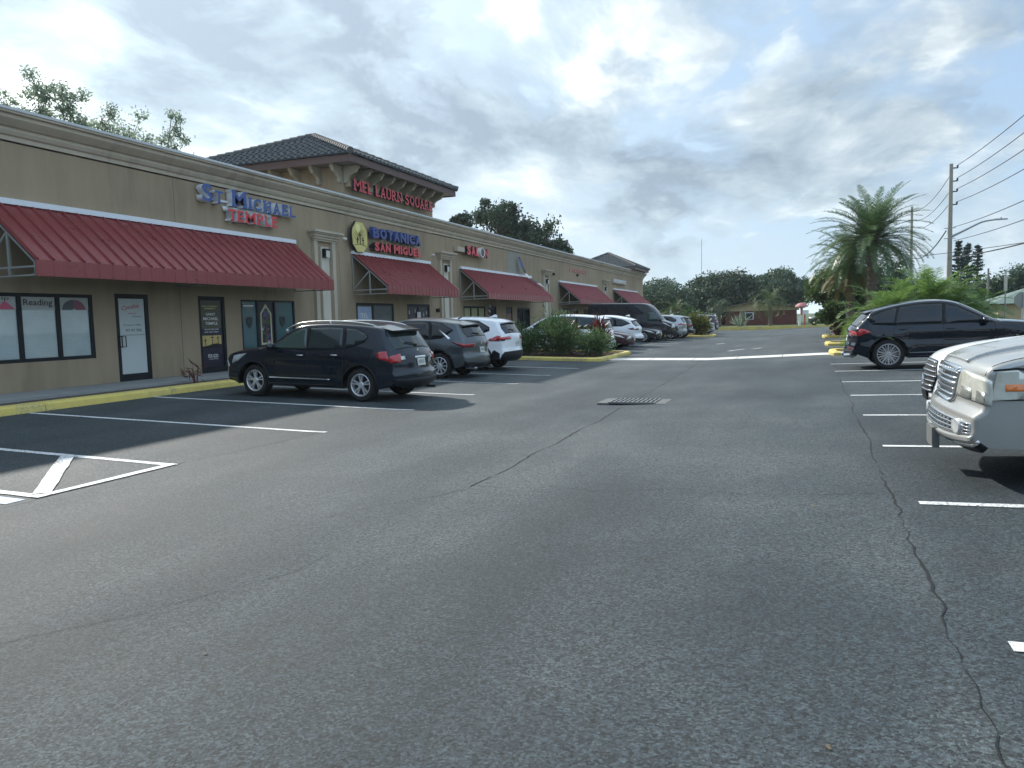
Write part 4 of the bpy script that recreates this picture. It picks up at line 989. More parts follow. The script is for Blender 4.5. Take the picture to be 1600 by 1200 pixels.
        b = MB(); b.box(-.01, .004, -wd/2, wd/2, -h/2, h/2, 0, M); pl = b.build('licence_plate', m, s.root)
        if txt:
            me = fit(text_mesh(txt, .01, 0), wd*.72, h*.42); me.transform(Matrix.Translation((-wd*.36, -h*.18, .006)))
            RT = Matrix(((0, 0, 1, 0), (1, 0, 0, 0), (0, 1, 0, 0), (0, 0, 0, 1))); me.transform(RT); me.transform(M); link('lettering', me, 'print_black', pl)
        return pl
    def mirror(s, x, z, m=None):
        for sg in (1, -1):
            b = MB(); y0 = s.W(x, z)
            bm_ = bmesh.new(); bmesh.ops.create_icosphere(bm_, subdivisions=2, radius=1)
            M = Matrix.Translation((x, sg*(y0+.13), z+.05)) @ Matrix.Diagonal((.085, .125, .085, 1))
            bm_.transform(M); me = bpy.data.meshes.new('mirror'); bm_.to_mesh(me); bm_.free()
            o = link('mirror', me, m or s.paint, s.root, True)
            b.bar((x, sg*(y0-.02), z), (x-.01, sg*(y0+.10), z+.02), .05, .03); b.build('mirror_arm', 'soft_black', o)
    def handle(s, x, z, m='chrome', L=.17, sides=(1, -1)):
        for sg in sides:
            y = s.W(x, z); b = MB(); b.tube([(x-L/2, sg*(y+.002), z), (x-L/2+.03, sg*(y+.035), z), (x+L/2-.03, sg*(y+.035), z), (x+L/2, sg*(y+.002), z)], .013, 6); b.build('door_handle', m, s.root, smooth=True)

def suv(root, paint_, L=4.65, w_=1.8, h=1.66, kind='rogue', glass='glass_dark', wheels='double5', alloy='alloy', detail=2, cell=.09):
    """generic crossover, nose along +x; kind picks the outline"""
    f_, r_ = L/2, -L/2
    if kind == 'rogue':
        top = [(f_-.10, .24), (f_-.01, .36), (f_, .55), (f_-.04, .80), (f_-.18, .93), (f_-.55, 1.03), (f_-1.05, 1.10), (f_-1.22, 1.12), (f_-1.60, 1.37), (f_-1.95, 1.545), (f_-2.25, 1.60), (f_-2.9, 1.625), (f_-3.6, 1.60), (f_-4.02, 1.555), (f_-4.16, 1.50), (f_-4.33, 1.30), (f_-4.47, 1.08), (f_-4.55, .96), (f_-4.585, .80), (f_-4.60, .66), (r_+.0, .60), (r_, .40), (r_+.10, .26)]
        wb, xr, rw, zs_, zb = 2.69, r_+.98, .345, .27, 1.02
        win = [[(f_-1.42, 1.055), (f_-1.62, 1.19), (f_-1.98, 1.40), (f_-2.12, 1.455), (f_-2.28, 1.475), (f_-2.34, 1.06)], [(f_-2.40, 1.06), (f_-2.34, 1.48), (f_-2.85, 1.495), (f_-3.18, 1.485), (f_-3.22, 1.085)], [(f_-3.28, 1.09), (f_-3.25, 1.48), (f_-3.52, 1.46), (f_-3.74, 1.37), (f_-3.79, 1.30), (f_-3.72, 1.23), (f_-3.5, 1.14)]]
        trim = [[(f_-1.34, 1.03), (f_-1.60, 1.215), (f_-1.95, 1.42), (f_-2.12, 1.485), (f_-2.5, 1.518), (f_-3.2, 1.512), (f_-3.55, 1.485), (f_-3.78, 1.385), (f_-3.83, 1.30), (f_-3.75, 1.21), (f_-3.5, 1.115), (f_-3.22, 1.06), (f_-2.3, 1.035)]]
    elif kind == 'cx5':
        top = [(f_-.10, .24), (f_, .40), (f_-.02, .72), (f_-.12, .90), (f_-.5, 1.02), (f_-1.15, 1.10), (f_-1.35, 1.12), (f_-1.8, 1.40), (f_-2.2, 1.60), (f_-2.6, 1.66), (f_-3.2, 1.66), (f_-3.8, 1.60), (f_-4.12, 1.53), (f_-4.34, 1.28), (f_-4.46, 1.08), (f_-4.50, .98), (f_-4.50, .72), (r_, .62), (r_, .42), (r_+.09, .28)]
        wb, xr, rw, zs_, zb = 2.70, r_+.95, .355, .27, 1.04
        win = [[(f_-1.6, 1.09), (f_-1.9, 1.28), (f_-2.2, 1.45), (f_-2.4, 1.52), (f_-2.45, 1.08)], [(f_-2.51, 1.08), (f_-2.47, 1.53), (f_-3.2, 1.535), (f_-3.28, 1.09)], [(f_-3.34, 1.10), (f_-3.28, 1.53), (f_-3.60, 1.49), (f_-3.92, 1.33), (f_-3.66, 1.14)]]
        trim = [[(f_-1.5, 1.06), (f_-1.9, 1.31), (f_-2.2, 1.48), (f_-2.45, 1.56), (f_-3.2, 1.565), (f_-3.62, 1.52), (f_-4.0, 1.33), (f_-3.68, 1.11), (f_-3.3, 1.06)]]
    elif kind == 'rav4':
        top = [(f_-.10, .26), (f_, .42), (f_-.02, .80), (f_-.10, .95), (f_-.5, 1.06), (f_-1.2, 1.13), (f_-1.35, 1.15), (f_-1.8, 1.42), (f_-2.15, 1.60), (f_-2.6, 1.67), (f_-3.2, 1.68), (f_-3.8, 1.64), (f_-4.22, 1.57), (f_-4.40, 1.34), (f_-4.52, 1.16), (f_-4.56, 1.02), (f_-4.56, .74), (r_, .62), (r_, .46), (r_+.10, .30)]
        wb, xr, rw, zs_, zb = 2.69, r_+.96, .355, .30, 1.06
        win = [[(f_-1.6, 1.12), (f_-1.9, 1.30), (f_-2.2, 1.47), (f_-2.4, 1.53), (f_-2.45, 1.11)], [(f_-2.51, 1.11), (f_-2.47, 1.54), (f_-3.2, 1.55), (f_-3.28, 1.12)], [(f_-3.34, 1.13), (f_-3.28, 1.55), (f_-3.55, 1.53), (f_-3.92, 1.34), (f_-3.93, 1.26), (f_-3.75, 1.19)]]
        trim = [[(f_-1.5, 1.09), (f_-1.9, 1.33), (f_-2.2, 1.50), (f_-2.45, 1.57), (f_-3.2, 1.58), (f_-3.58, 1.56), (f_-3.98, 1.36), (f_-3.99, 1.24), (f_-3.76, 1.16), (f_-3.3, 1.09)]]
    elif kind == 'cayenne':
        top = [(f_-.12, .26), (f_-.01, .40), (f_, .62), (f_-.08, .82), (f_-.35, .98), (f_-.9, 1.09), (f_-1.35, 1.14), (f_-1.52, 1.16), (f_-1.95, 1.42), (f_-2.35, 1.62), (f_-2.75, 1.69), (f_-3.25, 1.685), (f_-3.8, 1.61), (f_-4.25, 1.50), (f_-4.36, 1.45), (f_-4.56, 1.24), (f_-4.72, 1.08), (f_-4.78, .98), (f_-4.76, .86), (f_-4.79, .72), (f_-4.84, .60), (r_, .46), (r_+.06, .34), (r_+.16, .26)]
        wb, xr, rw, zs_, zb = 2.9, r_+.97, .375, .28, 1.06
        win = [[(f_-1.72, 1.10), (f_-2.0, 1.27), (f_-2.4, 1.48), (f_-2.62, 1.555), (f_-2.66, 1.10)], [(f_-2.73, 1.10), (f_-2.70, 1.565), (f_-3.2, 1.57), (f_-3.62, 1.52), (f_-3.72, 1.12)], [(f_-3.78, 1.12), (f_-3.69, 1.51), (f_-4.02, 1.43), (f_-4.30, 1.28), (f_-4.2, 1.16)]]
        trim = [[(f_-1.60, 1.07), (f_-2.0, 1.30), (f_-2.4, 1.51), (f_-2.65, 1.59), (f_-3.2, 1.605), (f_-3.65, 1.555), (f_-4.06, 1.455), (f_-4.38, 1.28), (f_-4.24, 1.12), (f_-3.7, 1.08)]]
    elif kind == 'rx':
        top = [(f_-.10, .24), (f_, .40), (f_-.03, .76), (f_-.16, .93), (f_-.6, 1.04), (f_-1.3, 1.12), (f_-1.42, 1.14), (f_-1.9, 1.43), (f_-2.3, 1.62), (f_-2.8, 1.69), (f_-3.4, 1.67), (f_-3.95, 1.58), (f_-4.3, 1.49), (f_-4.52, 1.26), (f_-4.70, 1.08), (f_-4.76, .95), (f_-4.74, .72), (r_, .60), (r_, .42), (r_+.1, .28)]
        wb, xr, rw, zs_, zb = 2.79, r_+1.05, .36, .27, 1.05
        win = [[(f_-1.72, 1.10), (f_-2.0, 1.28), (f_-2.4, 1.49), (f_-2.6, 1.54), (f_-2.66, 1.09)], [(f_-2.72, 1.09), (f_-2.68, 1.55), (f_-3.4, 1.53), (f_-3.45, 1.10)], [(f_-3.50, 1.10), (f_-3.46, 1.52), (f_-3.9, 1.42), (f_-4.25, 1.25), (f_-3.9, 1.13)]]
        trim = [[(f_-1.62, 1.06), (f_-2.0, 1.31), (f_-2.4, 1.52), (f_-2.65, 1.58), (f_-3.4, 1.56), (f_-3.95, 1.45), (f_-4.35, 1.25), (f_-3.9, 1.09)]]
    elif kind == 'minivan':
        top = [(f_-.10, .24), (f_, .42), (f_-.05, .72), (f_-.25, .90), (f_-.8, 1.05), (f_-1.0, 1.12), (f_-1.5, 1.42), (f_-2.0, 1.64), (f_-2.5, 1.73), (f_-3.4, 1.74), (f_-4.4, 1.68), (f_-4.75, 1.58), (f_-4.95, 1.2), (f_-5.02, .95), (r_, .6), (r_, .40), (r_+.1, .28)]
        wb, xr, rw, zs_, zb = 3.0, r_+1.05, .34, .22, 1.04
        win = [[(f_-1.35, 1.06), (f_-1.7, 1.32), (f_-2.1, 1.52), (f_-2.3, 1.57), (f_-2.35, 1.08)], [(f_-2.42, 1.08), (f_-2.38, 1.60), (f_-3.5, 1.60), (f_-3.5, 1.08)], [(f_-3.57, 1.08), (f_-3.57, 1.60), (f_-4.3, 1.55), (f_-4.6, 1.4), (f_-4.65, 1.10)]]
        trim = [[(f_-1.25, 1.04), (f_-1.7, 1.35), (f_-2.1, 1.55), (f_-2.4, 1.63), (f_-3.5, 1.63), (f_-4.35, 1.58), (f_-4.66, 1.42), (f_-4.7, 1.06)]]
    elif kind == 'sedan':
        top = [(f_-.08, .20), (f_, .36), (f_-.04, .62), (f_-.18, .74), (f_-.6, .84), (f_-1.2, .92), (f_-1.35, .94), (f_-1.8, 1.20), (f_-2.15, 1.36), (f_-2.6, 1.43), (f_-3.1, 1.40), (f_-3.6, 1.24), (f_-4.0, 1.05), (f_-4.3, 1.03), (f_-4.68, 1.00), (f_-4.76, .93), (f_-4.76, .7), (r_, .55), (r_, .38), (r_+.1, .24)]
        wb, xr, rw, zs_, zb = 2.75, r_+1.05, .33, .22, .90
        win = [[(f_-1.6, .94), (f_-1.9, 1.12), (f_-2.2, 1.26), (f_-2.45, 1.31), (f_-2.5, .93)], [(f_-2.56, .93), (f_-2.5, 1.31), (f_-3.0, 1.29), (f_-3.4, 1.16), (f_-3.55, .96)]]
        trim = [[(f_-1.5, .91), (f_-1.9, 1.15), (f_-2.2, 1.29), (f_-2.5, 1.34), (f_-3.05, 1.32), (f_-3.5, 1.16), (f_-3.75, .94)]]
    sc = h/max(p[1] for p in top)
    top = [(p[0], p[1]*(1+(sc-1)*min(1, p[1]/1.0))) if False else p for p in top]
    rear = {'rogue': (.15, .13, .7), 'cayenne': (.17, .15, .8), 'cx5': (.15, .13, .7), 'rav4': (.11, .10, .5)}.get(kind, (.13, .12, .6))
    c = Car(root, top, w_, wb, xr, rw, zs_, zb, max(p[1] for p in top), tum=.235 if kind != 'minivan' else .18, cf=.20, cr=rear[0], ar=rear[1], dr_=rear[2], paint_=paint_, cell=cell, flare=.022)
    tr = c.side(trim, 'window_trim', 'soft_black', .003)
    for i, sg in enumerate((1, -1)):
        for q, wn in enumerate(win): c.side([wn], 'side_window', glass if isinstance(glass, str) else glass[min(q, len(glass)-1)], .007, (sg,), parent=None)
    # windscreen and rear glass
    tp = c.top; i0 = max(range(len(tp)), key=lambda i: tp[i].y)
    def find(z, front): 
        rng = range(0, i0) if front else range(i0, len(tp))
        return c.S[min(rng, key=lambda i: abs(tp[i].y-z))]
    zt = max(p[1] for p in top)
    za, zb_ = zb+.09, zt-.09
    s0, s1 = find(za, True), find(zb_, True)
    c.cen([[(s0, -.93), (s0, .93), (s1, .90), (s1, -.90)]], 'windscreen', glass if isinstance(glass, str) else glass[0], .005)
    zr0, zr1 = {'rogue': (1.47, 1.10), 'cayenne': (1.42, 1.12), 'cx5': (1.48, 1.16), 'rav4': (1.52, 1.20), 'rx': (1.44, 1.14), 'minivan': (1.55, 1.12), 'sedan': (1.36, 1.07)}[kind]
    s0, s1 = find(zr0, False), find(zr1, False)
    c.cen([[(s0, -.86), (s0, .86), ((s0+s1)/2, .92), (s1, .84), (s1+.01, 0), (s1, -.84), ((s0+s1)/2, -.92)]], 'rear_window', 'glass_dark' if kind != 'rogue' else 'glass_mid', .005)
    if kind != 'sedan':
        # tailgate spoiler
        sp = find(zr0+.045, False); a0 = c.C(sp-.10, 0, .0); b = MB()
        p0, n0, _ = c.at(sp-.16); p1, n1, _ = c.at(sp); wsp = (c.W(p1.x, p1.y)-.10)
        ext = {'cayenne': Vector((-.13, -.02)), 'rogue': Vector((-.25, -.06))}.get(kind, Vector((-.17, -.045)))
        n_ = 9
        for i in range(n_):
            v0, v1 = -1+2*i/n_, -1+2*(i+1)/n_
            def q(v, k_):
                e = 1-.35*abs(v)**4
                base = {0: p0+n0*.004-n0*.05*abs(v)**2.2, 1: p1+n1*.010+ext*e-n1*.05*abs(v)**2.2, 2: p1+ext*e+Vector((.02, -.03))-n1*.05*abs(v)**2.2, 3: p1-n1*.02-n1*.05*abs(v)**2.2+Vector((0.02, -.03))}[k_]
                return (base.x, v*wsp, base.y)
            b.quad(q(v0, 0), q(v1, 0), q(v1, 1), q(v0, 1)); b.quad(q(v0, 1), q(v1, 1), q(v1, 2), q(v0, 2)); b.quad(q(v0, 2), q(v1, 2), q(v1, 3), q(v0, 3), 1)
        for v, k_ in ((-1, 0), (1, 0)): b.quad(q(v, 0), q(v, 1), q(v, 2), q(v, 3))
        b.build('spoiler', [paint_, 'soft_black'], root)
    c.find = find
    # seams: doors, bonnet
    x1, x2, x3 = win[0][-1][0]-.03, win[1][-1][0]-.02, win[0][0][0]+.05
    c.seam([(x1, zb+.02), (x1-.02, .6), (x1-.02, zs_+.09)]); c.seam([(x3+.05, zb), (x3+.10, .6), (x3+.10, zs_+.09)])
    c.seam([(x2, zb+.02), (x2-.02, .85), (c.wx[1]+.40, .62), (c.wx[1]+.42, zs_+.09)]); c.seam([(x3+.10, zs_+.09), (x1, zs_+.085), (c.wx[1]+.42, zs_+.09)])
    c.handle(x1-.16+.35 if False else x1+.16, zb-.10, 'chrome' if kind == 'rogue' else paint_); c.handle(x2+.18, zb-.08, 'chrome' if kind == 'rogue' else paint_)
    c.mirror(x3-.16, zb+.02, None)
    c.wheel(wheels, {'rogue': .232, 'cayenne': .265, 'cx5': .24, 'rav4': .24}.get(kind, .235), m=alloy)
    return c
def clad(c, m='soft_black', top_=.10, arch=.07):
    """dark lower cladding with wheel-arch rings"""
    zs_ = c.zs; x0, x1 = c.wx[1]+c.ra, c.wx[0]-c.ra
    c.side([[(x0-.02, zs_-.0), (x0-.0, zs_+top_), (x1+.0, zs_+top_), (x1+.02, zs_-.0)]], 'sill_cladding', m, .012)
    for xc in c.wx:
        a0 = math.asin((zs_-c.rw)/c.ra); k_ = 18; pts = [(xc+(c.ra-.001)*math.cos(math.pi-a0-(math.pi-2*a0)*i/k_), c.rw+(c.ra-.001)*math.sin(math.pi-a0-(math.pi-2*a0)*i/k_)) for i in range(k_+1)]
        po = [(xc+(c.ra+arch)*math.cos(math.pi-a0-(math.pi-2*a0)*i/k_), c.rw+(c.ra+arch)*math.sin(math.pi-a0-(math.pi-2*a0)*i/k_)) for i in range(k_+1)]
        c.side([pts+po[::-1]], 'wheel_arch', m, .010)
def rearlamp(c, sidepoly, cenz, vin, m='lamp_red', vtop=2, name='tail_lamp', off=.012):
    """wraps from the side round on to the tailgate"""
    for sg in (1, -1):
        s0, s1 = c.find(cenz[0], False), c.find(cenz[1], False)
        c.cen([[(s0, sg*vin), (s0, sg*2.0), (s1, sg*2.0), (s1, sg*vin*1.02)]], name, m, off, sidepolys=[sidepoly], sg=sg)
def place(root, x, y, rz, zoff=0.):
    z0 = zg(x); cs, sn = math.cos(rz), math.sin(rz)
    # tilt with the cross-fall of the lot
    sl = (zg(x+1.3)-zg(x-1.3))/2.6
    root.rotation_euler = (0, -math.atan(sl*cs), rz); root.location = (x, y, (zg(x-1.3)+zg(x+1.3))/2+zoff)

# 1 dark slate crossover
c = root = empty('parked_suv', (0, 0, 0), 'dark slate blue crossover with silver roof rails parked nearest the shop windows', 'suv', 'cars parked facing the shops')
r1 = root
c = suv(root, 'paint_slate', kind='rogue', glass=('glass_green', 'glass_mid', 'glass_mid'))
for sg in (1, -1):
    b = MB(); pts = [(.66, 1.455), (.40, 1.555), (.05, 1.61), (-.55, 1.625), (-1.15, 1.60), (-1.5, 1.55), (-1.62, 1.50)]
    P = catmull(pts, .08); b.tube([(p.x, sg*(.60), p.y) for p in P], .018, 8)
    for i in (0, len(P)//2, len(P)-1): p = P[i]; b.bar((p.x, sg*.60, p.y-.08), (p.x, sg*.60, p.y), .05, .03)
    b.build('roof_rail', 'satin', root, smooth=True)
f_ = 4.65/2
rearlamp(c, [(-f_+.12, 1.02), (-f_+.36, 1.04), (-f_+.50, 1.03), (-f_+.60, .99), (-f_+.54, .90), (-f_+.40, .85), (-f_+.14, .835)], (1.02, .84), .78)
for sg in (1, -1):
    s0, s1 = c.find(.975, False), c.find(.875, False); c.cen([[(s0, sg*.66), (s0, sg*.80), (s1, sg*.80), (s1, sg*.66)]], 'reverse_lamp', 'lamp_clear', .013)
s0, s1 = c.find(.935, False), c.find(.895, False); c.cen([[(s0, -.26), (s0, .26), (s1, .26), (s1, -.26)]], 'tailgate_trim', 'chrome', .02)
c.plate(.80, 'KDZB 53', True); 
s0 = c.find(1.03, False); b = MB(); b.lathe([(.030, 0), (.042, .004), (.042, .01), (.030, .012), (.03, 0)], 16, 0, 'x'); bd = b.build('badge', 'chrome', root); bd.location = c.C(s0, 0, .004); 
b = MB(); b.box(-.004, .004, -.052, .052, -.008, .008); bb_ = b.build('badge_bar', 'chrome', bd)
P0 = c.C(c.find(1.13, False), 0, .02); b = MB(); b.tube([P0, (P0[0]+.02, .18, P0[2]+.05), (P0[0]+.04, .34, P0[2]+.06)], .012, 6); b.tube([P0, (P0[0]-.02, 0, P0[2]-.01)], .035, 8); b.build('rear_wiper', 'black', root)
c.side([[(-.62, .42), (-.62, .445), (.92, .445), (.92, .42)]], 'side_moulding', 'chrome', .02)
s0, s1 = c.find(.50, False), c.find(.28, False); c.cen([[(s0, -2), (s0, 2), (s1, 2), (s1, -2)]], 'rear_bumper', 'soft_black', .012, sidepolys=None)
clad(c, 'soft_black', .06, .03)
for sg in (1, -1):
    s0, s1 = c.S[c.sof(f_-.06, .86)], c.S[c.sof(f_-.02, .66)]; c.cen([[(s0, sg*.62), (s0, sg*2), (s1, sg*2), (s1, sg*.7)]], 'headlight', 'lamp_clear', .01, sidepolys=[[(f_-.36, .70), (f_-.36, .88), (f_-.75, .98), (f_-.80, .93), (f_-.55, .76)]], sg=sg)
b = MB()
for i in range(16): a0, a1 = 2*math.pi*i/16, 2*math.pi*(i+1)/16; b.tube([(.75+.06*math.cos(a0)*.4, .38+.18*math.cos(a0), 1.0+.18*math.sin(a0)), (.75+.06*math.cos(a1)*.4, .38+.18*math.cos(a1), 1.0+.18*math.sin(a1))], .014, 5)
b = MB(); b.tube([(-2.1, -.42, .25), (-2.38, -.42, .25)], .03, 10); b.build('exhaust_pipe', 'chrome', root)
place(root, 5.93, 14.42, math.pi-R(2.5))

# 2 grey crossover
root = empty('parked_suv', (0, 0, 0), 'grey crossover with slim dark tail lamps beside the white crossover', 'suv', 'cars parked facing the shops')
c = suv(root, 'paint_grey', L=4.55, w_=1.84, kind='cx5', cell=.12, glass='glass_dark', wheels='multi')
f_ = 4.55/2
rearlamp(c, [(-f_+.10, .99), (-f_+.36, 1.0), (-f_+.62, 1.02), (-f_+.40, .93), (-f_+.12, .88)], (.99, .89), .52, 'lamp_red_dark')
rearlamp(c, [(-f_+.14, .965), (-f_+.34, .975), (-f_+.36, .945), (-f_+.14, .91)], (.965, .915), .70, 'lamp_red', off=.018)
c.plate(.80, 'GFH 83', True)
bd = MB(); bd.lathe([(.045, 0), (.06, .004), (.06, .012), (.045, .014), (.045, 0)], 16, 0, 'x'); o = bd.build('badge', 'chrome', root); o.location = c.C(c.find(.96, False), 0, .004)
s0, s1 = c.find(.44, False), c.find(.30, False); c.cen([[(s0, -2), (s0, 2), (s1, 2), (s1, -2)]], 'rear_bumper', 'soft_black', .012)
clad(c, 'soft_black', .10, .06)
for sg in (1, -1): b = MB(); b.tube([(-2.0, sg*.55, .30), (-2.30, sg*.55, .30)], .04, 10); b.build('exhaust_pipe', 'chrome', root)
c.side([[(-f_+.66, 1.07), (-f_+.60, 1.10), (-f_+.98-.02, 1.35-.02), (-f_+.98+.02, 1.335)]], 'window_moulding', 'chrome', .012)
P0 = c.C(c.find(1.20, False), 0, .02); b = MB(); b.tube([P0, (P0[0]+.02, .2, P0[2]+.03), (P0[0]+.04, .34, P0[2]+.04)], .012, 6); b.build('rear_wiper', 'black', root)
b = MB(); b.tube([(-1.5, 0, 1.63), (-1.62, 0, 1.70)], .02, 6); b.build('roof_aerial', 'paint_grey', root)
place(root, 5.0, 19.95, math.pi)

# 3 white crossover
root = empty('parked_suv', (0, 0, 0), 'white crossover with black rear cladding and red wedge tail lamps next to the planted island', 'suv', 'cars parked facing the shops')
c = suv(root, 'paint_pearl', L=4.6, w_=1.86, kind='rav4', cell=.12, glass='glass_dark', wheels='five')
f_ = 2.3
rearlamp(c, [(-f_+.10, 1.10), (-f_+.34, 1.10), (-f_+.62, .98), (-f_+.52, .94), (-f_+.12, .97)], (1.10, .98), .50, 'lamp_red')
rearlamp(c, [(-f_+.30, 1.00), (-f_+.52, .985), (-f_+.62, .94), (-f_+.22, .93)], (.975, .95), .9, 'soft_black', name='lamp_surround', off=.008)
c.plate(.86, 'X13 UA', True, m='letter_navy' if False else 'plate_white', y=-.12)
for (z0, z1) in ((.62, .30),):
    s0, s1 = c.find(z0, False), c.find(z1, False)
    c.cen([[(s0, -.8), (s0, .8), (s0+.0, 1.2), (s0+.12, 2), (s1, 2), (s1, -2), (s0+.12, -2), (s0, -1.2)]], 'rear_bumper', 'soft_black', .014)
    c.side([[(-f_+.24, .34), (-f_+.24, .56), (-f_+.42, .66), (-f_+.48, .60), (-f_+.52, .32)]], 'corner_cladding', 'soft_black', .014)
clad(c, 'soft_black', .12, .09)
P0 = c.C(c.find(1.24, False), 0, .02); b = MB(); b.tube([P0, (P0[0]+.02, .2, P0[2]+.03), (P0[0]+.04, .34, P0[2]+.04)], .012, 6); b.build('rear_wiper', 'black', root)
b = MB(); b.extr([(-1.35, 1.66), (-1.62, 1.66), (-1.60, 1.74), (-1.54, 1.75)], 'y', -.02, .02); b.build('roof_aerial', 'paint_pearl', root)
place(root, 4.85, 23.05, math.pi)

# 4 cars beyond the first island
root = empty('parked_minivan', (0, 0, 0), 'white minivan mostly hidden behind the oleander shrubs on the island', 'minivan', 'cars parked facing the shops')
c = suv(root, 'paint_pearl', L=5.1, w_=1.95, kind='minivan', cell=.15, glass='glass_mid', wheels='five')
rearlamp(c, [(-2.45, 1.25), (-2.30, 1.25), (-2.25, .95), (-2.45, .95)], (1.25, .95), .9); place(root, 4.85, 35.6, math.pi)
root = empty('parked_sedan', (0, 0, 0), 'low dark plum sedan parked nose out between the white minivan and the white crossover', 'car', 'cars parked facing the shops')
c = suv(root, 'paint_plum', L=4.8, w_=1.84, kind='sedan', cell=.15, glass='glass_dark', wheels='five')
def headlamps(c, f_, z1=.70, z0=.56):
    for sg in (1, -1):
        i0 = max(range(len(c.top)), key=lambda i: c.top[i].y); q = lambda z: c.S[min(range(i0), key=lambda i: abs(c.top[i].y-z))]
        c.cen([[(q(z1), sg*.60), (q(z1), sg*2), (q(z0), sg*2), (q(z0), sg*.66)]], 'headlight', 'lamp_clear', .012, sidepolys=[[(f_-.30, z0), (f_-.28, z1), (f_-.75, z1+.10), (f_-.62, z0+.06)]], sg=sg)
headlamps(c, 2.4); place(root, 5.45, 38.5, 0)
root = empty('parked_sedan', (0, 0, 0), 'glossy black sedan parked nose out with bright multi-spoke wheels, in front of the black van', 'car', 'cars parked facing the shops')
c = suv(root, 'paint_black', L=4.8, w_=1.86, kind='sedan', cell=.13, glass='glass_dark', wheels='multi'); headlamps(c, 2.4); place(root, 5.15, 48.6, 0)
root = empty('parked_suv', (0, 0, 0), 'white crossover with a sloping rear and slim red tail lamps parked before the black van', 'suv', 'cars parked facing the shops')
c = suv(root, 'paint_pearl', L=4.85, w_=1.9, kind='rx', cell=.13, glass='glass_dark', wheels='multi')
rearlamp(c, [(-2.30, 1.04), (-2.05, 1.03), (-1.78, .98), (-2.0, .92), (-2.30, .93)], (1.03, .93), .55, 'lamp_red_dark'); clad(c, 'soft_black', .05, .02)
s0, s1 = c.find(.46, False), c.find(.30, False); c.cen([[(s0, -2), (s0, 2), (s1, 2), (s1, -2)]], 'rear_bumper', 'soft_black', .012)
b = MB(); b.extr([(-1.45, 1.64), (-1.72, 1.63), (-1.70, 1.71), (-1.64, 1.72)], 'y', -.02, .02); b.build('roof_aerial', 'paint_pearl', root)
place(root, 5.25, 41.5, math.pi)
# black high-roof van, nose out
root = empty('cargo_van', (0, 0, 0), 'black high-roof van parked nose out behind the glossy black sedan', 'van')
top = [(2.85, .26), (2.98, .45), (3.0, .75), (2.93, 1.0), (2.72, 1.16), (2.3, 1.30), (2.12, 1.38), (1.6, 2.0), (1.32, 2.28), (1.02, 2.42), (.4, 2.47), (-2.7, 2.47), (-2.93, 2.42), (-2.99, 2.2), (-3.0, 1.2), (-3.0, .5), (-2.95, .32)]
c = Car(root, top, 2.0, 3.6, -2.0, .36, .34, 1.22, 2.47, tum=.16, cf=.22, cr=.04, ct=.04, r_=.09, df=.8, af=.17, dr_=.3, ar=.03, paint_='paint_black', flare=.02, cell=.16)
tp = c.top; i0 = len(tp)//2
def fz(z, front):
    rng = [i for i in range(len(tp)) if (tp[i].x > 0) == front]; return c.S[min(rng, key=lambda i: abs(tp[i].y-z))]
s0, s1 = fz(1.42, True), fz(2.22, True); c.cen([[(s0, -.94), (s0, .94), (s1, .92), (s1, -.92)]], 'windscreen', 'glass_mid', .006)
for sg in (1, -1):
    c.side([[(1.85, 1.28), (1.62, 1.72), (1.50, 1.85), (1.12, 1.85), (1.12, 1.28)]], 'side_window', 'glass_green', .008, (sg,))
    c.side([[(2.08, 1.30), (1.96, 1.50), (1.90, 1.30)]], 'quarter_window', 'glass_mid', .008, (sg,))
    s0, s1 = fz(1.12, True), fz(.90, True); c.cen([[(s0, sg*.66), (s0, sg*2), (s1, sg*2), (s1, sg*.72)]], 'headlight', 'lamp_clear', .012, sidepolys=[[(2.70, .92), (2.66, 1.14), (2.40, 1.20), (2.48, .98)]], sg=sg)
s0, s1 = fz(.95, True), fz(.62, True); c.cen([[(s0, -.6), (s0, .6), (s1, .55), (s1, -.55)]], 'grille', 'grille_dark', .01)
b = MB(); b.lathe([(.09, 0), (.12, .01), (.12, .03), (.09, .04)], 18, 0, 'x'); b.box(.01, .03, -.008, .008, -.1, .1); o = b.build('badge', 'chrome', root); o.location = c.C(fz(.80, True), 0, .01)
s0, s1 = fz(.55, True), fz(.34, True); c.cen([[(s0, -2), (s0, 2), (s1, 2), (s1, -2)]], 'front_bumper', 'soft_black', .012)
c.seam([(1.02, 2.0), (1.02, .45)], wd=.014); c.seam([(-.35, 2.1), (-.35, .45)], wd=.014); c.seam([(2.0, 1.25), (2.05, .8), (2.1, .5)], wd=.012); c.seam([(-2.8, 1.45), (1.0, 1.45)], wd=.014)
c.mirror(1.98, 1.30, 'soft_black'); c.wheel('multi', .21)
place(root, 5.05, 52.0, 0)
b = MB()
root = empty('parked_suv', (0, 0, 0), 'silver crossover just past the black van, rear red lamp showing', 'suv', 'cars parked facing the shops')
c = suv(root, 'paint_silver', L=4.6, w_=1.84, kind='rav4', cell=.2, glass='glass_dark', wheels='five'); rearlamp(c, [(-2.2, 1.10), (-1.96, 1.10), (-1.68, .98), (-2.18, .97)], (1.10, .98), .5); c.plate(.86); place(root, 5.9, 55.2, math.pi)
root = empty('parked_suv', (0, 0, 0), 'dark crossover with silver roof rails, last one before the bright croton shrub', 'suv', 'cars parked facing the shops')
c = suv(root, 'paint_dark', L=4.7, w_=1.84, kind='cx5', cell=.2, glass='glass_mid', wheels='five'); rearlamp(c, [(-2.2, 1.02), (-1.9, 1.0), (-2.18, .86)], (1.0, .88), .6); c.plate(.80); place(root, 6.1, 57.9, math.pi)
root = empty('parked_sedan', (0, 0, 0), 'small silver sedan half hidden by the bright croton shrub', 'car', 'cars parked facing the shops')
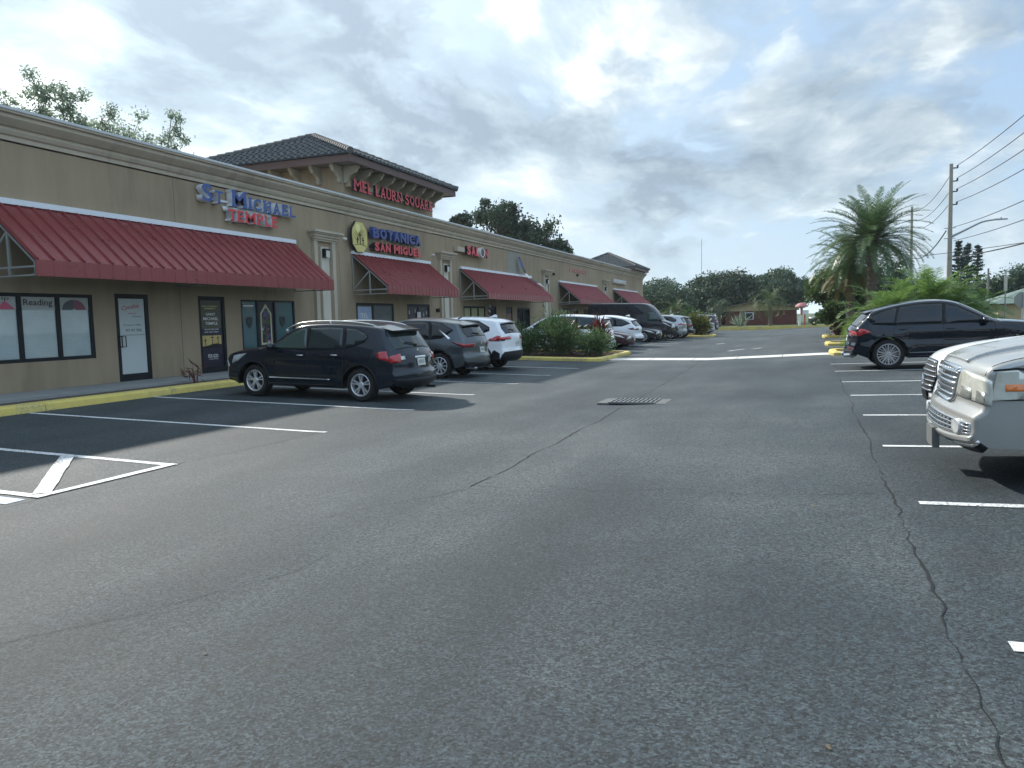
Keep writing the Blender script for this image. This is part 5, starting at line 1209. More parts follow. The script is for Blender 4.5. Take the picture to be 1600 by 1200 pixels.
c = suv(root, 'paint_silver', L=4.8, w_=1.8, kind='sedan', cell=.2, glass='glass_dark', wheels='five'); rearlamp(c, [(-2.30, .92), (-2.10, .93), (-2.28, .78)], (.90, .80), .7); place(root, 6.6, 66.5, math.pi)
root = empty('parked_suv', (0, 0, 0), 'dark blue crossover, the farthest of the parked row near the brick house', 'suv', 'cars parked facing the shops')
c = suv(root, 'paint_blue_car', L=4.6, w_=1.84, kind='rav4', cell=.2, glass='glass_dark', wheels='five'); rearlamp(c, [(-2.2, 1.10), (-1.96, 1.10), (-2.18, .97)], (1.10, .98), .5); c.plate(.86); place(root, 6.6, 71.0, math.pi)

# right-hand row ------------------------------------------------
root = empty('parked_suv', (0, 0, 0), 'black sporty crossover with mesh alloy wheels backed towards the lane on the right', 'suv')
c = suv(root, 'paint_navy', L=4.86, w_=1.94, kind='cayenne', cell=.09, glass='glass_dark', wheels='mesh', alloy='alloy_dark')
f_ = 2.43
rearlamp(c, [(-f_+.10, .98), (-f_+.30, 1.03), (-f_+.44, 1.02), (-f_+.60, .93), (-f_+.44, .90), (-f_+.12, .86)], (1.00, .88), .50, 'lamp_red')
s0, s1 = c.find(.60, False), c.find(.53, False)
for sg in (1, -1): c.cen([[(s0, sg*.6), (s0, sg*1.6), (s1, sg*1.6), (s1, sg*.6)]], 'reflector', 'lamp_red_dark', .014)
s0, s1 = c.find(.50, False), c.find(.30, False); c.cen([[(s0, -1.1), (s0, 1.1), (s1, 1.1), (s1, -1.1)]], 'rear_bumper', 'soft_black', .014)
for sg in (1, -1):
    b = MB(); b.tube([(-2.2, sg*.62, .37), (-2.46, sg*.62, .36)], .05, 12); b.tube([(-2.2, sg*.48, .37), (-2.46, sg*.48, .36)], .05, 12); b.build('exhaust_pipe', 'chrome', root)
clad(c, 'paint_navy', .05, .035); c.plate(.80, 'JMR T41', True)
c.seam([(-1.0, .62), (0, .52), (1.2, .50)], wd=.012)
c.side([[(-1.0, .40), (-1.0, .412), (1.05, .412), (1.05, .40)]], 'side_moulding', 'satin', .014)
place(root, 19.12, 22.05, 0)
# white sedan-nosed crossover beyond the silver one
root = empty('parked_suv', (0, 0, 0), 'white crossover with a dark slatted grille, nose showing past the champagne one', 'suv')
c = suv(root, 'paint_pearl', L=4.85, w_=1.9, kind='rx', cell=.12, glass='glass_dark', wheels='multi')
f_ = 4.85/2
s0, s1 = c.S[c.sof(f_-.07, .86)], c.S[c.sof(f_, .46)]
c.cen([[(s0, -.40), (s0, .40), ((s0+s1)/2, .56), (s1, .40), (s1, -.40), ((s0+s1)/2, -.56)]], 'grille', 'grille_dark', .012)
for i in range(7):
    a = s0+(s1-s0)*(i+.5)/7; h_ = .40+.14*(1-abs(i-3)/3.5); c.cen([[(a-.008, -h_), (a-.008, h_), (a+.008, h_), (a+.008, -h_)]], 'grille_bar', 'chrome', .030, th=.02)
b = MB(); b.lathe([(.05, 0), (.065, .005), (.065, .016), (.05, .02), (.05, 0)], 18, 0, 'x'); o = b.build('badge', 'chrome', root); o.location = c.C((s0+s1)/2-.06, 0, .03)
for sg in (1, -1): a, b_ = c.S[c.sof(f_-.10, .88)], c.S[c.sof(f_-.03, .72)]; c.cen([[(a, sg*.62), (a, sg*2), (b_, sg*2), (b_, sg*.60)]], 'headlight', 'lamp_clear', .012, sidepolys=[[(f_-.42, .76), (f_-.42, .88), (f_-.80, .95), (f_-.70, .84)]], sg=sg)
a, b_ = c.S[c.sof(f_-.02, .40)], c.S[c.sof(f_-.08, .29)]; c.cen([[(a, -1), (a, 1), (b_, 1), (b_, -1)]], 'lower_grille', 'grille_dark', .012); c.plate(.42, '', False, 'soft_black', wd=.34, h=.13)
place(root, 17.05+f_, 10.75, math.pi)
root.rotation_euler[2] = math.pi
# champagne full-size luxury truck nose
root = empty('parked_suv', (0, 0, 0), 'champagne full-size truck-like vehicle with chrome egg-crate grille and yellowed headlight at the right edge', 'suv')
L = 5.3; f_ = L/2
top = [(f_-.16, .28), (f_-.05, .35), (f_-.0, .43), (f_, .58), (f_-.015, .66), (f_-.07, .70, 1), (f_-.085, .76, 1), (f_-.10, .93), (f_-.12, .985), (f_-.20, 1.06), (f_-.42, 1.125), (f_-.9, 1.20), (f_-1.4, 1.235), (f_-1.55, 1.25), (f_-2.1, 1.66), (f_-2.4, 1.87), (f_-2.9, 1.97), (f_-4.7, 1.95), (f_-5.1, 1.86), (f_-5.22, 1.3), (f_-5.26, .8), (-f_, .7), (-f_, .45), (-f_+.1, .36)]
c = Car(root, top, 2.0, 3.02, -1.55, .40, .36, 1.20, 1.97, tum=.17, cf=.12, cr=.08, ct=.04, r_=.055, df=.6, af=.07, dr_=.4, ar=.08, paint_='paint_champagne', flare=.025, cell=.07)
def sf(z): 
    i0 = max(range(len(c.top)), key=lambda i: c.top[i].y); return c.S[min(range(i0), key=lambda i: abs(c.top[i].y-z))]
s0, s1, sm = sf(.985), sf(.70), (sf(.985)+sf(.70))/2
o = c.cen([[(s0, -.52), (s0, .52), (s1, .40), (s1, -.40)]], 'grille', 'grille_dark', .004)
for i in range(7):
    a = s1+(s0-s1)*i/6; hw_ = .40+.12*i/6; wd = .010 if i not in (0, 3, 6) else .018
    c.cen([[(a-wd, -hw_), (a-wd, hw_), (a+wd, hw_), (a+wd, -hw_)]], 'grille_bar', 'chrome', .026, parent=o, th=.03)
for i in range(-5, 6):
    v = i/5; hb, ht = .39*v, .51*v; w_ = .016 if abs(i) < 5 else .03
    c.cen([[(s1, hb-w_), (s1, hb+w_), (s0, ht+w_), (s0, ht-w_)]], 'grille_bar', 'chrome', .022, parent=o, th=.026)
for sg in (1, -1):
    a, b_ = sf(.965), sf(.735)
    h_ = c.cen([[(a, sg*.55), (a, sg*2), (b_, sg*2), (b_, sg*.47)]], 'headlight', 'lamp_yellowed', .014, sidepolys=[[(f_-.235, .755), (f_-.235, .985), (f_-.42, .995), (f_-.475, .96), (f_-.48, .80), (f_-.44, .77)]], sg=sg)
    c.side([[(f_-.34, .83), (f_-.34, .885), (f_-.465, .885), (f_-.465, .83)]], 'side_marker', 'lamp_amber', .018, (sg,), parent=h_)
    for (v0, v1) in ((.60, .84), (.92, 1.5)):
        a2, b2 = sf(.87), sf(.76); c.cen([[(a2, sg*v0), (a2, sg*v1), (b2, sg*v1), (b2, sg*v0)]], 'lamp_reflector', 'lamp_inner', .017, parent=h_)
    q = c.side([[(f_-.26, .755), (f_-.26, .770), (f_-.50, .765), (f_-.515, .975), (f_-.495, 1.005), (f_-.42, 1.015), (f_-.26, 1.0), (f_-.26, .99), (f_-.42, 1.0), (f_-.485, .985), (f_-.495, .79), (f_-.46, .758)]], 'lamp_seal', 'gap', .010, (sg,))
# lower grille with fog lamps
a, b_ = sf(.575), sf(.455)
o = c.cen([[(a, -1.0), (a, 1.0), (b_, 1.0), (b_, -1.0)]], 'lower_grille', 'grille_dark', .004)
for i in range(4): q = b_+(a-b_)*i/3; c.cen([[(q-.008, -1.02), (q-.008, 1.02), (q+.008, 1.02), (q+.008, -1.02)]], 'grille_bar', 'chrome', .018, parent=o, th=.02)
for i in range(-9, 10):
    v = i/9
    if abs(abs(v)-.78) < .05: continue
    c.cen([[(a, v-.010), (a, v+.010), (b_, v+.010), (b_, v-.010)]], 'grille_bar', 'satin', .014, parent=o, th=.016)
for sg in (1, -1):
    p = c.C((a+b_)/2, sg*.80, .02); b = MB(); b.lathe([(0, .012), (.05, .01), (.062, .014), (.068, -.02)], 18, 0, 'x'); q = b.build('fog_lamp', 'lamp_clear', root, smooth=True); q.location = p; q.rotation_euler = (0, 0, sg*.25)
a, b_ = sf(.425), sf(.385); c.cen([[(a, -1.6), (a, 1.6), (b_, 1.6), (b_, -1.6)]], 'bumper_trim', 'paint_champagne', .030, th=.04)
a, b_ = sf(.345), sf(.335); c.cen([[(a, -2), (a, 2), (b_, 2), (b_, -2)]], 'bumper_strip', 'chrome', .010)
a, b_ = sf(.325), sf(.285); c.cen([[(a, -2), (a, 2), (b_, 2), (b_, -2)]], 'air_dam', 'soft_black', .006)
# front plate bracket
b = MB(); b.box(f_-.01, f_+.045, -.16, .16, .25, .43, 1); b.box(f_+.045, f_+.05, -.155, .155, .27, .43, 1); b.build('plate_bracket', ['soft_black', 'iron'], root)
# bonnet: raised centre panel and shut line
a, b_ = sf(1.03), sf(1.235); c.cen([[(a, -.50), (a, .50), (b_, .62), (b_, -.62)]], 'bonnet_bulge', 'paint_champagne', .022, th=.03)
c.cen([[(sf(1.0), -1.22), (sf(1.0), -1.25), (b_, -1.25), (b_, -1.22)]], 'panel_gap', 'gap', .003); c.cen([[(sf(1.0), 1.22), (sf(1.0), 1.25), (b_, 1.25), (b_, 1.22)]], 'panel_gap', 'gap', .003)
c.cen([[(sf(.992), -1.9), (sf(.992), 1.9), (sf(.983), 1.9), (sf(.983), -1.9)]], 'panel_gap', 'gap', .004)
s0, s1 = sf(1.32), sf(1.84); c.cen([[(s0, -.93), (s0, .93), (s1, .90), (s1, -.90)]], 'windscreen', 'glass_mid', .005)
for poly in ([(f_-1.85, 1.26), (f_-2.3, 1.62), (f_-2.5, 1.76), (f_-2.75, 1.78), (f_-2.8, 1.26)], [(f_-2.88, 1.26), (f_-2.85, 1.79), (f_-3.7, 1.79), (f_-3.75, 1.26)], [(f_-3.85, 1.26), (f_-3.8, 1.79), (f_-4.8, 1.77), (f_-4.95, 1.26)]): c.side([poly], 'side_window', 'glass_dark', .006)
c.seam([(f_-1.5, 1.2), (f_-1.5, .45)]); c.seam([(f_-2.84, 1.24), (f_-2.86, .45)]); c.handle(f_-2.6, 1.08); c.mirror(f_-1.9, 1.28); c.wheel('multi', .26, m='alloy')
place(root, 16.74+f_, 7.93, math.pi)
root.location.z -= .02

# ------------------------------------------------------------------ vegetation
import numpy as np
def leaf_mesh(name, m, parent, pts, nrm_jit, size, aspect=.45, seed=0, droop=0., smooth=False, dirs=None):
    """many small leaf faces: rhombic quads at pts with random directions"""
    rs = np.random.RandomState(seed); n = len(pts); pts = np.asarray(pts)
    d = rs.normal(size=(n, 3)) if dirs is None else np.asarray(dirs)+rs.normal(size=(n, 3))*nrm_jit
    d[:, 2] -= droop; d /= np.linalg.norm(d, axis=1)[:, None]+1e-9
    e = np.cross(d, rs.normal(size=(n, 3))); e /= np.linalg.norm(e, axis=1)[:, None]+1e-9
    L = size*(.6+.8*rs.rand(n))[:, None]; Wd = L*aspect
    a = pts-d*L*.5; c = pts+d*L*.5; b = pts+e*Wd*.5; f = pts-e*Wd*.5
    V = np.stack([a, b, c, f], 1).reshape(-1, 3)
    me = bpy.data.meshes.new(name); me.vertices.add(4*n); me.vertices.foreach_set('co', V.ravel().astype(np.float32))
    me.loops.add(4*n); me.loops.foreach_set('vertex_index', np.arange(4*n, dtype=np.int32)); me.polygons.add(n)
    me.polygons.foreach_set('loop_start', np.arange(0, 4*n, 4, dtype=np.int32)); me.polygons.foreach_set('loop_total', np.full(n, 4, dtype=np.int32)); me.update(calc_edges=True)
    return link(name, me, m, parent)
def tree(name, loc, h, rad, label, cat, m, seed, trunk=.3, th=.35, clumps=40, per=120, leaf=.3, flat=.75, group=None, open_=.0, csize=None, crown_z=None, droop=.0, lean=0., bark='bark', squash=1.):
    rs = np.random.RandomState(seed); root = empty(name, loc, label, cat, group)
    zc = crown_z if crown_z is not None else h-rad*flat; b = MB()
    b.tube([(0, 0, -.3), (.05*rad, .0, th*h*.5), (lean*.4, .03*rad, th*h), (lean, 0, zc)], [trunk*1.25, trunk*.9, trunk*.75, trunk*.3], 9)
    P = []; D = []; cs = csize or rad*.30
    # uneven silhouette: a few big lobes carry the clumps
    lobes = []
    for i in range(7):
        v_ = rs.normal(size=3); v_ /= np.linalg.norm(v_); v_[2] = abs(v_[2])*.9-.25; lobes.append((v_*np.array([rad*.55, rad*.55, rad*flat*.6]), rad*rs.uniform(.38, .6)))
    cen = []
    tries = 0
    while len(cen) < clumps and tries < clumps*30:
        tries += 1
        lo, lr = lobes[rs.randint(7)]; v_ = rs.normal(size=3); v_ /= np.linalg.norm(v_); p = lo+v_*lr*rs.uniform(.45, 1.)*np.array([1, 1, flat])
        if np.linalg.norm(p/np.array([rad, rad, rad*flat])) > 1.05: continue
        if open_ and noise.noise(Vector(p*(1.6/rad)+seed)) < open_-.35: continue
        cen.append(p)
    base = Vector((lean*.7, 0, th*h))
    for i, p in enumerate(cen):
        q = np.array([lean, 0, zc])+p
        if i % 3 == 0:
            tgt = Vector(q); m_ = base.lerp(tgt, .5)+Vector((0, 0, -.06*rad)); b.tube([base+Vector((0, 0, rs.uniform(-.1, .25)*h*.3)), m_, tgt], [trunk*.32, trunk*.18, trunk*.05], 5, cap=False)
        r_ = cs*rs.uniform(.6, 1.25); k_ = int(per*rs.uniform(.6, 1.3)); w_ = rs.normal(size=(k_, 3)); w_ /= np.linalg.norm(w_, axis=1)[:, None]; w_ *= (rs.rand(k_, 1)**.45)*r_*np.array([1, 1, .72])
        if droop: w_[:, 2] -= np.abs(rs.normal(size=k_))*droop*r_
        P.append(q+w_); D.append(w_/r_)
    b.build('trunk', bark, root, smooth=True)
    leaf_mesh('crown', m, root, np.concatenate(P), .9, leaf, .55, seed, dirs=np.concatenate(D), droop=.2)
    return root
leafmat('leaf_oak', (.016, .038, .028), (.046, .085, .044), (.09, .14, .06), trans=.3)
leafmat('leaf_far', (.034, .070, .048), (.075, .125, .072), (.12, .18, .09), trans=.35)
leafmat('leaf_bright', (.030, .062, .016), (.085, .15, .035), (.16, .22, .06))
leafmat('leaf_palm', (.048, .105, .045), (.125, .205, .085), (.24, .29, .12), rough=.4, trans=.35)
leafmat('leaf_palm_old', (.10, .085, .03), (.20, .15, .05), (.30, .20, .08), rough=.6)
leafmat('leaf_areca', (.07, .14, .035), (.20, .32, .09), (.34, .45, .15), rough=.4, trans=.45)
leafmat('leaf_oleander', (.040, .085, .032), (.10, .17, .06), (.20, .27, .11), rough=.45, trans=.4)
leafmat('leaf_croton', (.06, .09, .02), (.20, .19, .04), (.40, .32, .08), rough=.45)
leafmat('leaf_ti', (.05, .010, .010), (.16, .03, .02), (.28, .07, .04), rough=.4)
leafmat('leaf_pine', (.020, .048, .046), (.045, .085, .072))
leafmat('leaf_haze', (.14, .20, .15), (.26, .33, .24), (.38, .43, .33), trans=.65)  # for the roof trees, sun flare is put into this pale leaf colour
G1 = 'trees rising behind the plaza roof'
# thin tree above the roof at far left: separate upright sprays
def spray_tree(loc, sprays, label, seed, m='leaf_haze', group=None, per=900, leaf=.16, h0=3.):
    per = int(per*.75); leaf = .10
    rs = np.random.RandomState(seed); root = empty('slender_tree', loc, label, 'tree', group); b = MB(); P = []; D = []
    b.tube([(0, 0, -.2), (.1, .1, h0*.6), (0, 0, h0)], [.16, .13, .1], 8)
    for (dx, dy, z1, w_) in sprays:
        tip = Vector((dx, dy, z1)); mid = Vector((dx*.7, dy*.7, h0+(z1-h0)*.45)); b.tube([(0, 0, h0*.8), mid, tip], [.07, .04, .012], 5, cap=False)
        for i in range(14):
            t = rs.uniform(.25, 1.); c0 = mid.lerp(tip, t) if t > .3 else Vector((0, 0, h0)).lerp(mid, .8); off = Vector(rs.normal(size=3)*w_*(1.15-t*.6)); q = c0+off
            b.tube([c0, q], [.015, .006], 4, cap=False)
            k_ = per//14; u_ = rs.normal(size=(k_, 3))*w_*.26; P.append(np.array(q)+u_); D.append(u_)
    b.build('trunk', 'bark', root); leaf_mesh('crown', m, root, np.concatenate(P), .8, leaf, .5, seed, dirs=np.concatenate(D), droop=.1); return root
spray_tree((-5.5, 16.5, 0), [(.3, -.9, 8.2, .30), (-.2, -.2, 7.4, .3), (-.6, -1.3, 7.3, .25)], 'wispy tree top showing at the far left edge above the cornice', 21, group=G1)
spray_tree((-6., 18.0, -.25), [(.1, -.6, 9.05, .42), (.5, .2, 8.9, .42), (.9, -.4, 8.3, .4), (.3, .6, 8.0, .5), (.9, 1.0, 7.3, .5)], 'loose upright tree crown over the roof between the wispy one and the tower', 22, group=G1, per=2600)
spray_tree((-6., 20.3, -.05), [(.5, -1.0, 8.2, .5), (.8, -.2, 8.1, .55), (.4, .8, 8.1, .45), (1.1, 1.4, 8.75, .38), (1.0, 2.5, 7.75, .35), (.6, -1.9, 7.6, .5), (1.4, 3.0, 7.0, .3)], 'spreading leafy tree crown over the roof just left of the tower', 23, group=G1, per=2300)
tree('oak_tree', (-10.5, 59, -.2), 10.5, 1.8, 'smaller oak crown just right of the tower', 'tree', 'leaf_oak', 31, clumps=34, per=170, leaf=.26, flat=.9, group=G1, open_=.2)
tree('oak_tree', (-7.7, 60, -.2), 12.6, 2.5, 'tallest oak behind the plaza with sky showing between its limbs', 'tree', 'leaf_oak', 35, clumps=36, per=210, leaf=.26, flat=1.05, group=G1, open_=.28, droop=.5, trunk=.34)
tree('oak_tree', (-4.9, 60.5, -.2), 11.0, 2.6, 'dense drooping oak right of the tallest one', 'tree', 'leaf_oak', 33, clumps=36, per=170, leaf=.26, flat=.95, group=G1, open_=.1, droop=.8)
tree('oak_tree', (-3.4, 61.5, -.2), 8.7, 2.0, 'low edge of dark oak foliage falling to the cornice', 'tree', 'leaf_oak', 34, clumps=40, per=190, leaf=.26, flat=.9, group=G1, droop=.8)
tree('oak_tree', (-9.2, 90, -.2), 9.3, 2.0, 'tiny treetop showing left of the far hip roof', 'tree', 'leaf_oak', 36, clumps=24, per=120, leaf=.3, flat=.8, group=G1)
G2 = 'broad trees beyond the far end of the lot'
tree('oak_tree', (-.9, 102, -.3), 8.0, 5.2, 'greyish loose oak next to the end of the plaza', 'tree', 'leaf_far', 41, clumps=110, per=190, leaf=.34, flat=.85, group=G2, open_=.12, trunk=.4)
tree('oak_tree', (5.6, 113, -.3), 8.8, 5.6, 'big dark round oak in the middle behind the brick house', 'tree', 'leaf_oak', 42, clumps=150, per=230, leaf=.36, flat=.85, group=G2, trunk=.5)
tree('oak_tree', (12.6, 128, -.3), 9.0, 5.2, 'grey green oak behind the feathery palm', 'tree', 'leaf_far', 43, clumps=110, per=190, leaf=.36, flat=.8, group=G2, open_=.1)
G3 = 'roadside trees right of the lane'
tree('leafy_tree', (17.9, 53.5, -.1), 4.6, 2.3, 'bright green leafy tree beside the thin palm trunk', 'tree', 'leaf_bright', 51, clumps=90, per=190, leaf=.20, flat=.85, group=G3, crown_z=2.5, trunk=.14)
tree('leafy_tree', (19.9, 56, -.1), 4.9, 2.6, 'dark leafy tree behind the two palm trunks', 'tree', 'leaf_oak', 52, clumps=90, per=170, leaf=.24, flat=.85, group=G3, crown_z=2.8, trunk=.2)
tree('leafy_tree', (17.6, 48.5, -.1), 2.7, 1.3, 'low bright shrubby tree at the third yellow island', 'tree', 'leaf_bright', 53, clumps=36, per=150, leaf=.17, flat=.8, group=G3, crown_z=1.2, trunk=.08)
tree('leafy_tree', (33.5, 85, -.1), 5.3, 2.6, 'dark hanging tree left of the slim wooden pole', 'tree', 'leaf_far', 54, clumps=90, per=170, leaf=.26, flat=1., group=G3, droop=1.4, crown_z=2.8)
tree('leafy_tree', (36.6, 88, -.1), 5.9, 3.4, 'dark hanging tree right of the slim wooden pole', 'tree', 'leaf_far', 55, clumps=110, per=170, leaf=.26, flat=1., group=G3, droop=1.4, crown_z=2.9)
tree('leafy_tree', (38.6, 83, -.1), 6.5, 3.0, 'bushy dark tree at the right edge behind the stop sign', 'tree', 'leaf_oak', 56, clumps=80, per=170, leaf=.26, flat=.9, group=G3)
tree('leafy_tree', (30.2, 88, -.1), 4.2, 3.2, 'low dark tree at the foot of the tiered pine', 'tree', 'leaf_far', 57, clumps=70, per=150, leaf=.28, flat=.9, group=G3, crown_z=2.)
# columnar tiered pine
def pine(loc, h, w_, label, seed, dx):
    rs = np.random.RandomState(seed); root = empty('norfolk_pine', loc, label, 'tree', 'tiered pines behind the concrete pole'); b = MB(); b.tube([(0, 0, -.2), (0, 0, h)], [.22, .03], 8); P = []; D = []
    n = int(h/.42)
    for i in range(n):
        z = 1.2+(h-1.2)*i/n; L_ = w_*(1-((z/h)**3.)*.85)*rs.uniform(.75, 1.05)
        for k_ in range(6):
            a = rs.uniform(0, 6.28); tip = Vector((math.cos(a)*L_, math.sin(a)*L_, z+.22*L_)); b.tube([(0, 0, z), tip], [.03, .008], 4, cap=False)
            t = rs.rand(46, 1)*.9+.1; q = np.array([0, 0, z])+t*(np.array(tip)-np.array([0, 0, z]))+rs.normal(size=(46, 3))*.075; P.append(q); D.append(np.tile([math.cos(a), math.sin(a), .4], (46, 1)))
    b.build('trunk', 'bark', root); leaf_mesh('crown', 'leaf_pine', root, np.concatenate(P), .4, .22, .5, seed, dirs=np.concatenate(D))
pine((32.5, 100, -.1), 9.2, .95, 'left spire of the tiered pines, beside the concrete pole', 61, 0); pine((33.5, 100.5, -.1), 8.9, .9, 'middle spire of the tiered pines', 62, 0); pine((34.6, 101, -.1), 8.7, .95, 'right spire of the tiered pines', 63, 0)
# palms
def fronds(rs, P0, n, L_, el0, el1, leaf_l, dens=46, sag=.9, w_=.019, vee=.6, lo=0.12):
    """returns leaflet quads + rachis tubes for n feather fronds"""
    Q = []; B_ = MB()
    for i in range(n):
        az = 2*math.pi*(i*.381966*1.0)+rs.uniform(-.2, .2); el = el0+(el1-el0)*((i+rs.uniform(0, .8))/n); LL = L_*rs.uniform(.85, 1.1)
        p = Vector(P0); hd = Vector((math.cos(az), math.sin(az), 0)); e = el; pts = [p.copy()]; st = 12
        for k_ in range(st):
            d = hd*math.cos(e)+Vector((0, 0, math.sin(e))); p = p+d*LL/st; e -= sag/st*(1.2 if k_ > 3 else .7)*(1+.8*math.cos(el)); pts.append(p.copy())
        B_.tube(pts, [.022*(1-k_/st*.85) for k_ in range(st+1)], 4, cap=False)
        for k_ in range(dens):
            t = lo+(1-lo)*(k_/dens); j = min(st-1, int(t*st)); fr = t*st-j; c = pts[j].lerp(pts[j+1], fr); d = (pts[j+1]-pts[j]).normalized(); sd_ = d.cross(Vector((0, 0, 1))).normalized(); up_ = sd_.cross(d)
            ll = leaf_l*(math.sin(math.pi*min(1, .18+t*.80))**.6)*rs.uniform(.8, 1.1)
            for sg in (1, -1):
                ld = (sd_*sg*.85+d*rs.uniform(.5, .8)+up_*vee*rs.uniform(.1, .6)).normalized(); tip = c+ld*ll+Vector((0, 0, -ll*.25*rs.rand())); wv = d*w_
                Q.append((c-wv*.7, c+wv*.7, c.lerp(tip, .6)+wv*1.1, tip)); 
    return Q, B_
def quads_mesh(Q, name, m, parent):
    b = MB()
    for q in Q: b.quad(*q)
    return b.build(name, m, parent, fix=False)
def palm(name, loc, h, L_, label, seed, n=60, trunk=.24, leaf_l=.42, m='leaf_palm', old=14, el=(-.5, 1.45), sag=.9, group=None, dens=46, bark='palm_bark', thick=0):
    rs = np.random.RandomState(seed); root = empty(name, loc, label, 'palm tree', group)
    b = MB(); pts = []; rad = []; k_ = int(h/.11)
    for i in range(k_+1):
        t = i/k_; pts.append((.04*math.sin(t*3), .03*math.sin(t*5), -.2+(h+.2)*t)); rad.append(trunk*(1.12-.22*t)*(1+(.09 if i % 2 else -.05)))
    b.tube(pts, rad, 12)
    for i in range(int(h*26)):      # old leaf bases
        a = i*2.4; z = h*.12+(h*.88)*i/(h*26); rr = trunk*1.0; c = Vector((math.cos(a)*rr, math.sin(a)*rr, z)); b.tube([c, c+Vector((math.cos(a)*.07, math.sin(a)*.07, .12))], [.05, .02], 4)
    b.build('trunk', bark, root)
    Q, T_ = fronds(rs, (0, 0, h), n, L_, el[0], el[1], leaf_l, dens, sag)
    o = quads_mesh(Q, 'crown', m, root); T_.build('frond_stems', 'leaf_palm_old', o)
    if old:
        Q, T_ = fronds(rs, (0, 0, h-.15), old, L_*.82, -.80, -.10, leaf_l*.9, dens, .5); quads_mesh(Q, 'dry_fronds', 'leaf_palm_old', root)
    return root
G4 = 'feather palms right of the lane'
palm('date_palm', (18.93, 42, -.05), 4.75, 3.05, 'tall full date palm with the stouter trunk, right of the thin one', 71, n=92, trunk=.23, leaf_l=.46, old=0, group=G4, el=(-.30, 1.42), sag=.72, dens=70)
palm('date_palm', (18.2, 45.5, -.05), 4.05, 2.7, 'shorter date palm with thin trunk and browning lower fronds', 72, n=50, trunk=.17, leaf_l=.42, old=20, group=G4, el=(-.3, 1.25), sag=.75, dens=66)
palm('queen_palm', (12.4, 98, -.15), 2.9, 3.4, 'feathery palm in front of the brick house', 73, n=30, trunk=.2, leaf_l=.6, old=0, el=(-.1, 1.3), sag=1.5, m='leaf_bright', dens=34)
palm('queen_palm', (2.0, 92, -.2), 2.0, 3.2, 'arching light palm behind the parked row, left of the brick house', 74, n=26, trunk=.2, leaf_l=.5, old=0, el=(.1, 1.3), sag=1.3, m='leaf_bright', dens=34)
palm('queen_palm', (7.2, 90, -.2), 2.3, 2.4, 'drooping palm at the left corner of the brick house', 75, n=22, trunk=.16, leaf_l=.5, old=0, el=(.1, 1.4), sag=2.0, m='leaf_far', dens=34)
def areca(loc, h, spread, label, seed, n=34, m='leaf_areca', group=None, name='areca_palm', ll=.45):
    rs = np.random.RandomState(seed); root = empty(name, loc, label, 'palm clump', group); QQ = []; B_ = MB()
    for i in range(7):
        a = rs.uniform(0, 6.28); r_ = rs.uniform(0, spread*.35); base = Vector((math.cos(a)*r_, math.sin(a)*r_, rs.uniform(.0, h*.35))); B_.tube([(base.x*.6, base.y*.6, -.1), base], [.05, .04], 6)
        Q, T_ = fronds(rs, base, n//3, h*rs.uniform(.75, 1.), .45, 1.5, ll, 40, 1.15, .022); QQ += Q; k_ = len(B_.v); B_.v += T_.v; B_.f += [tuple(k_+j for j in f_2) for f_2 in T_.f]; B_.mi += T_.mi
    quads_mesh(QQ, 'foliage', m, root); B_.build('stems', m, root); return root
G5 = 'bright palm clumps behind the black crossover'
areca((18.9, 33.6, 0), 2.5, 1.6, 'bright lime palm clump nearest the tall palm trunks', 81, group=G5)
areca((20.3, 34.8, 0), 3.2, 1.8, 'largest feathery palm clump in the middle, behind the windows of the black crossover', 82, n=48, group=G5)
areca((21.3, 36, 0), 2.9, 1.7, 'feathery palm clump just left of the concrete pole', 83, n=42, group=G5)
areca((22.5, 39, 0), 2.2, 1.6, 'greener low palm clump at the foot of the concrete pole', 84, n=36, group=G5)
# shrubs on the islands
def shrub(name, loc, r_, h, label, seed, m, n=2600, leaf=.19, asp=.22, group=None, up=.8, cat='shrub', stems=9):
    rs = np.random.RandomState(seed); root = empty(name, loc, label, cat, group); P = []; D = []; b = MB()
    for i in range(stems*3):
        a = rs.uniform(0, 6.28); q = math.sqrt(rs.rand()); tip = Vector((math.cos(a)*r_*q*.9, math.sin(a)*r_*q*.9, h*rs.uniform(.62, 1.)*(1-.35*q*q))); b0 = Vector((math.cos(a)*r_*q*.25, math.sin(a)*r_*q*.25, -.05))
        b.tube([b0, b0.lerp(tip, .5)+Vector((0, 0, .08)), tip], [.018, .012, .004], 4, cap=False); k_ = n//(stems*3)
        t = .22+.8*rs.rand(k_, 1)**.7; c = np.array(b0)+t*(np.array(tip)-np.array(b0)); u_ = rs.normal(size=(k_, 3))*np.array([1, 1, .8])*(.10+.09*r_); P.append(c+u_); D.append(u_*4+np.array(tip-b0)*up)
    b.build('stems', 'bark', root); leaf_mesh('foliage', m, root, np.concatenate(P), .35, leaf, asp, seed, dirs=np.concatenate(D)); return root
G6 = 'shrubs on the first planted island'
shrub('oleander_bush', (5.1, 29.6, -.1), .85, 1.30, 'left oleander, nearest the white crossover', 91, 'leaf_oleander', 2100, group=G6)
shrub('oleander_bush', (6.45, 29.9, -.15), 1.2, 1.72, 'tallest and widest oleander in the middle of the island', 92, 'leaf_oleander', 3900, group=G6)
shrub('oleander_bush', (7.85, 30.3, -.2), .80, 1.1, 'low oleander at the right tip of the island', 93, 'leaf_oleander', 1900, group=G6)
shrub('ti_plant', (6.6, 31.2, -.1), .30, 1.75, 'dull red cordyline poking out above the tallest oleander', 94, 'leaf_ti', 260, leaf=.34, asp=.16, group=G6, stems=3, cat='plant')
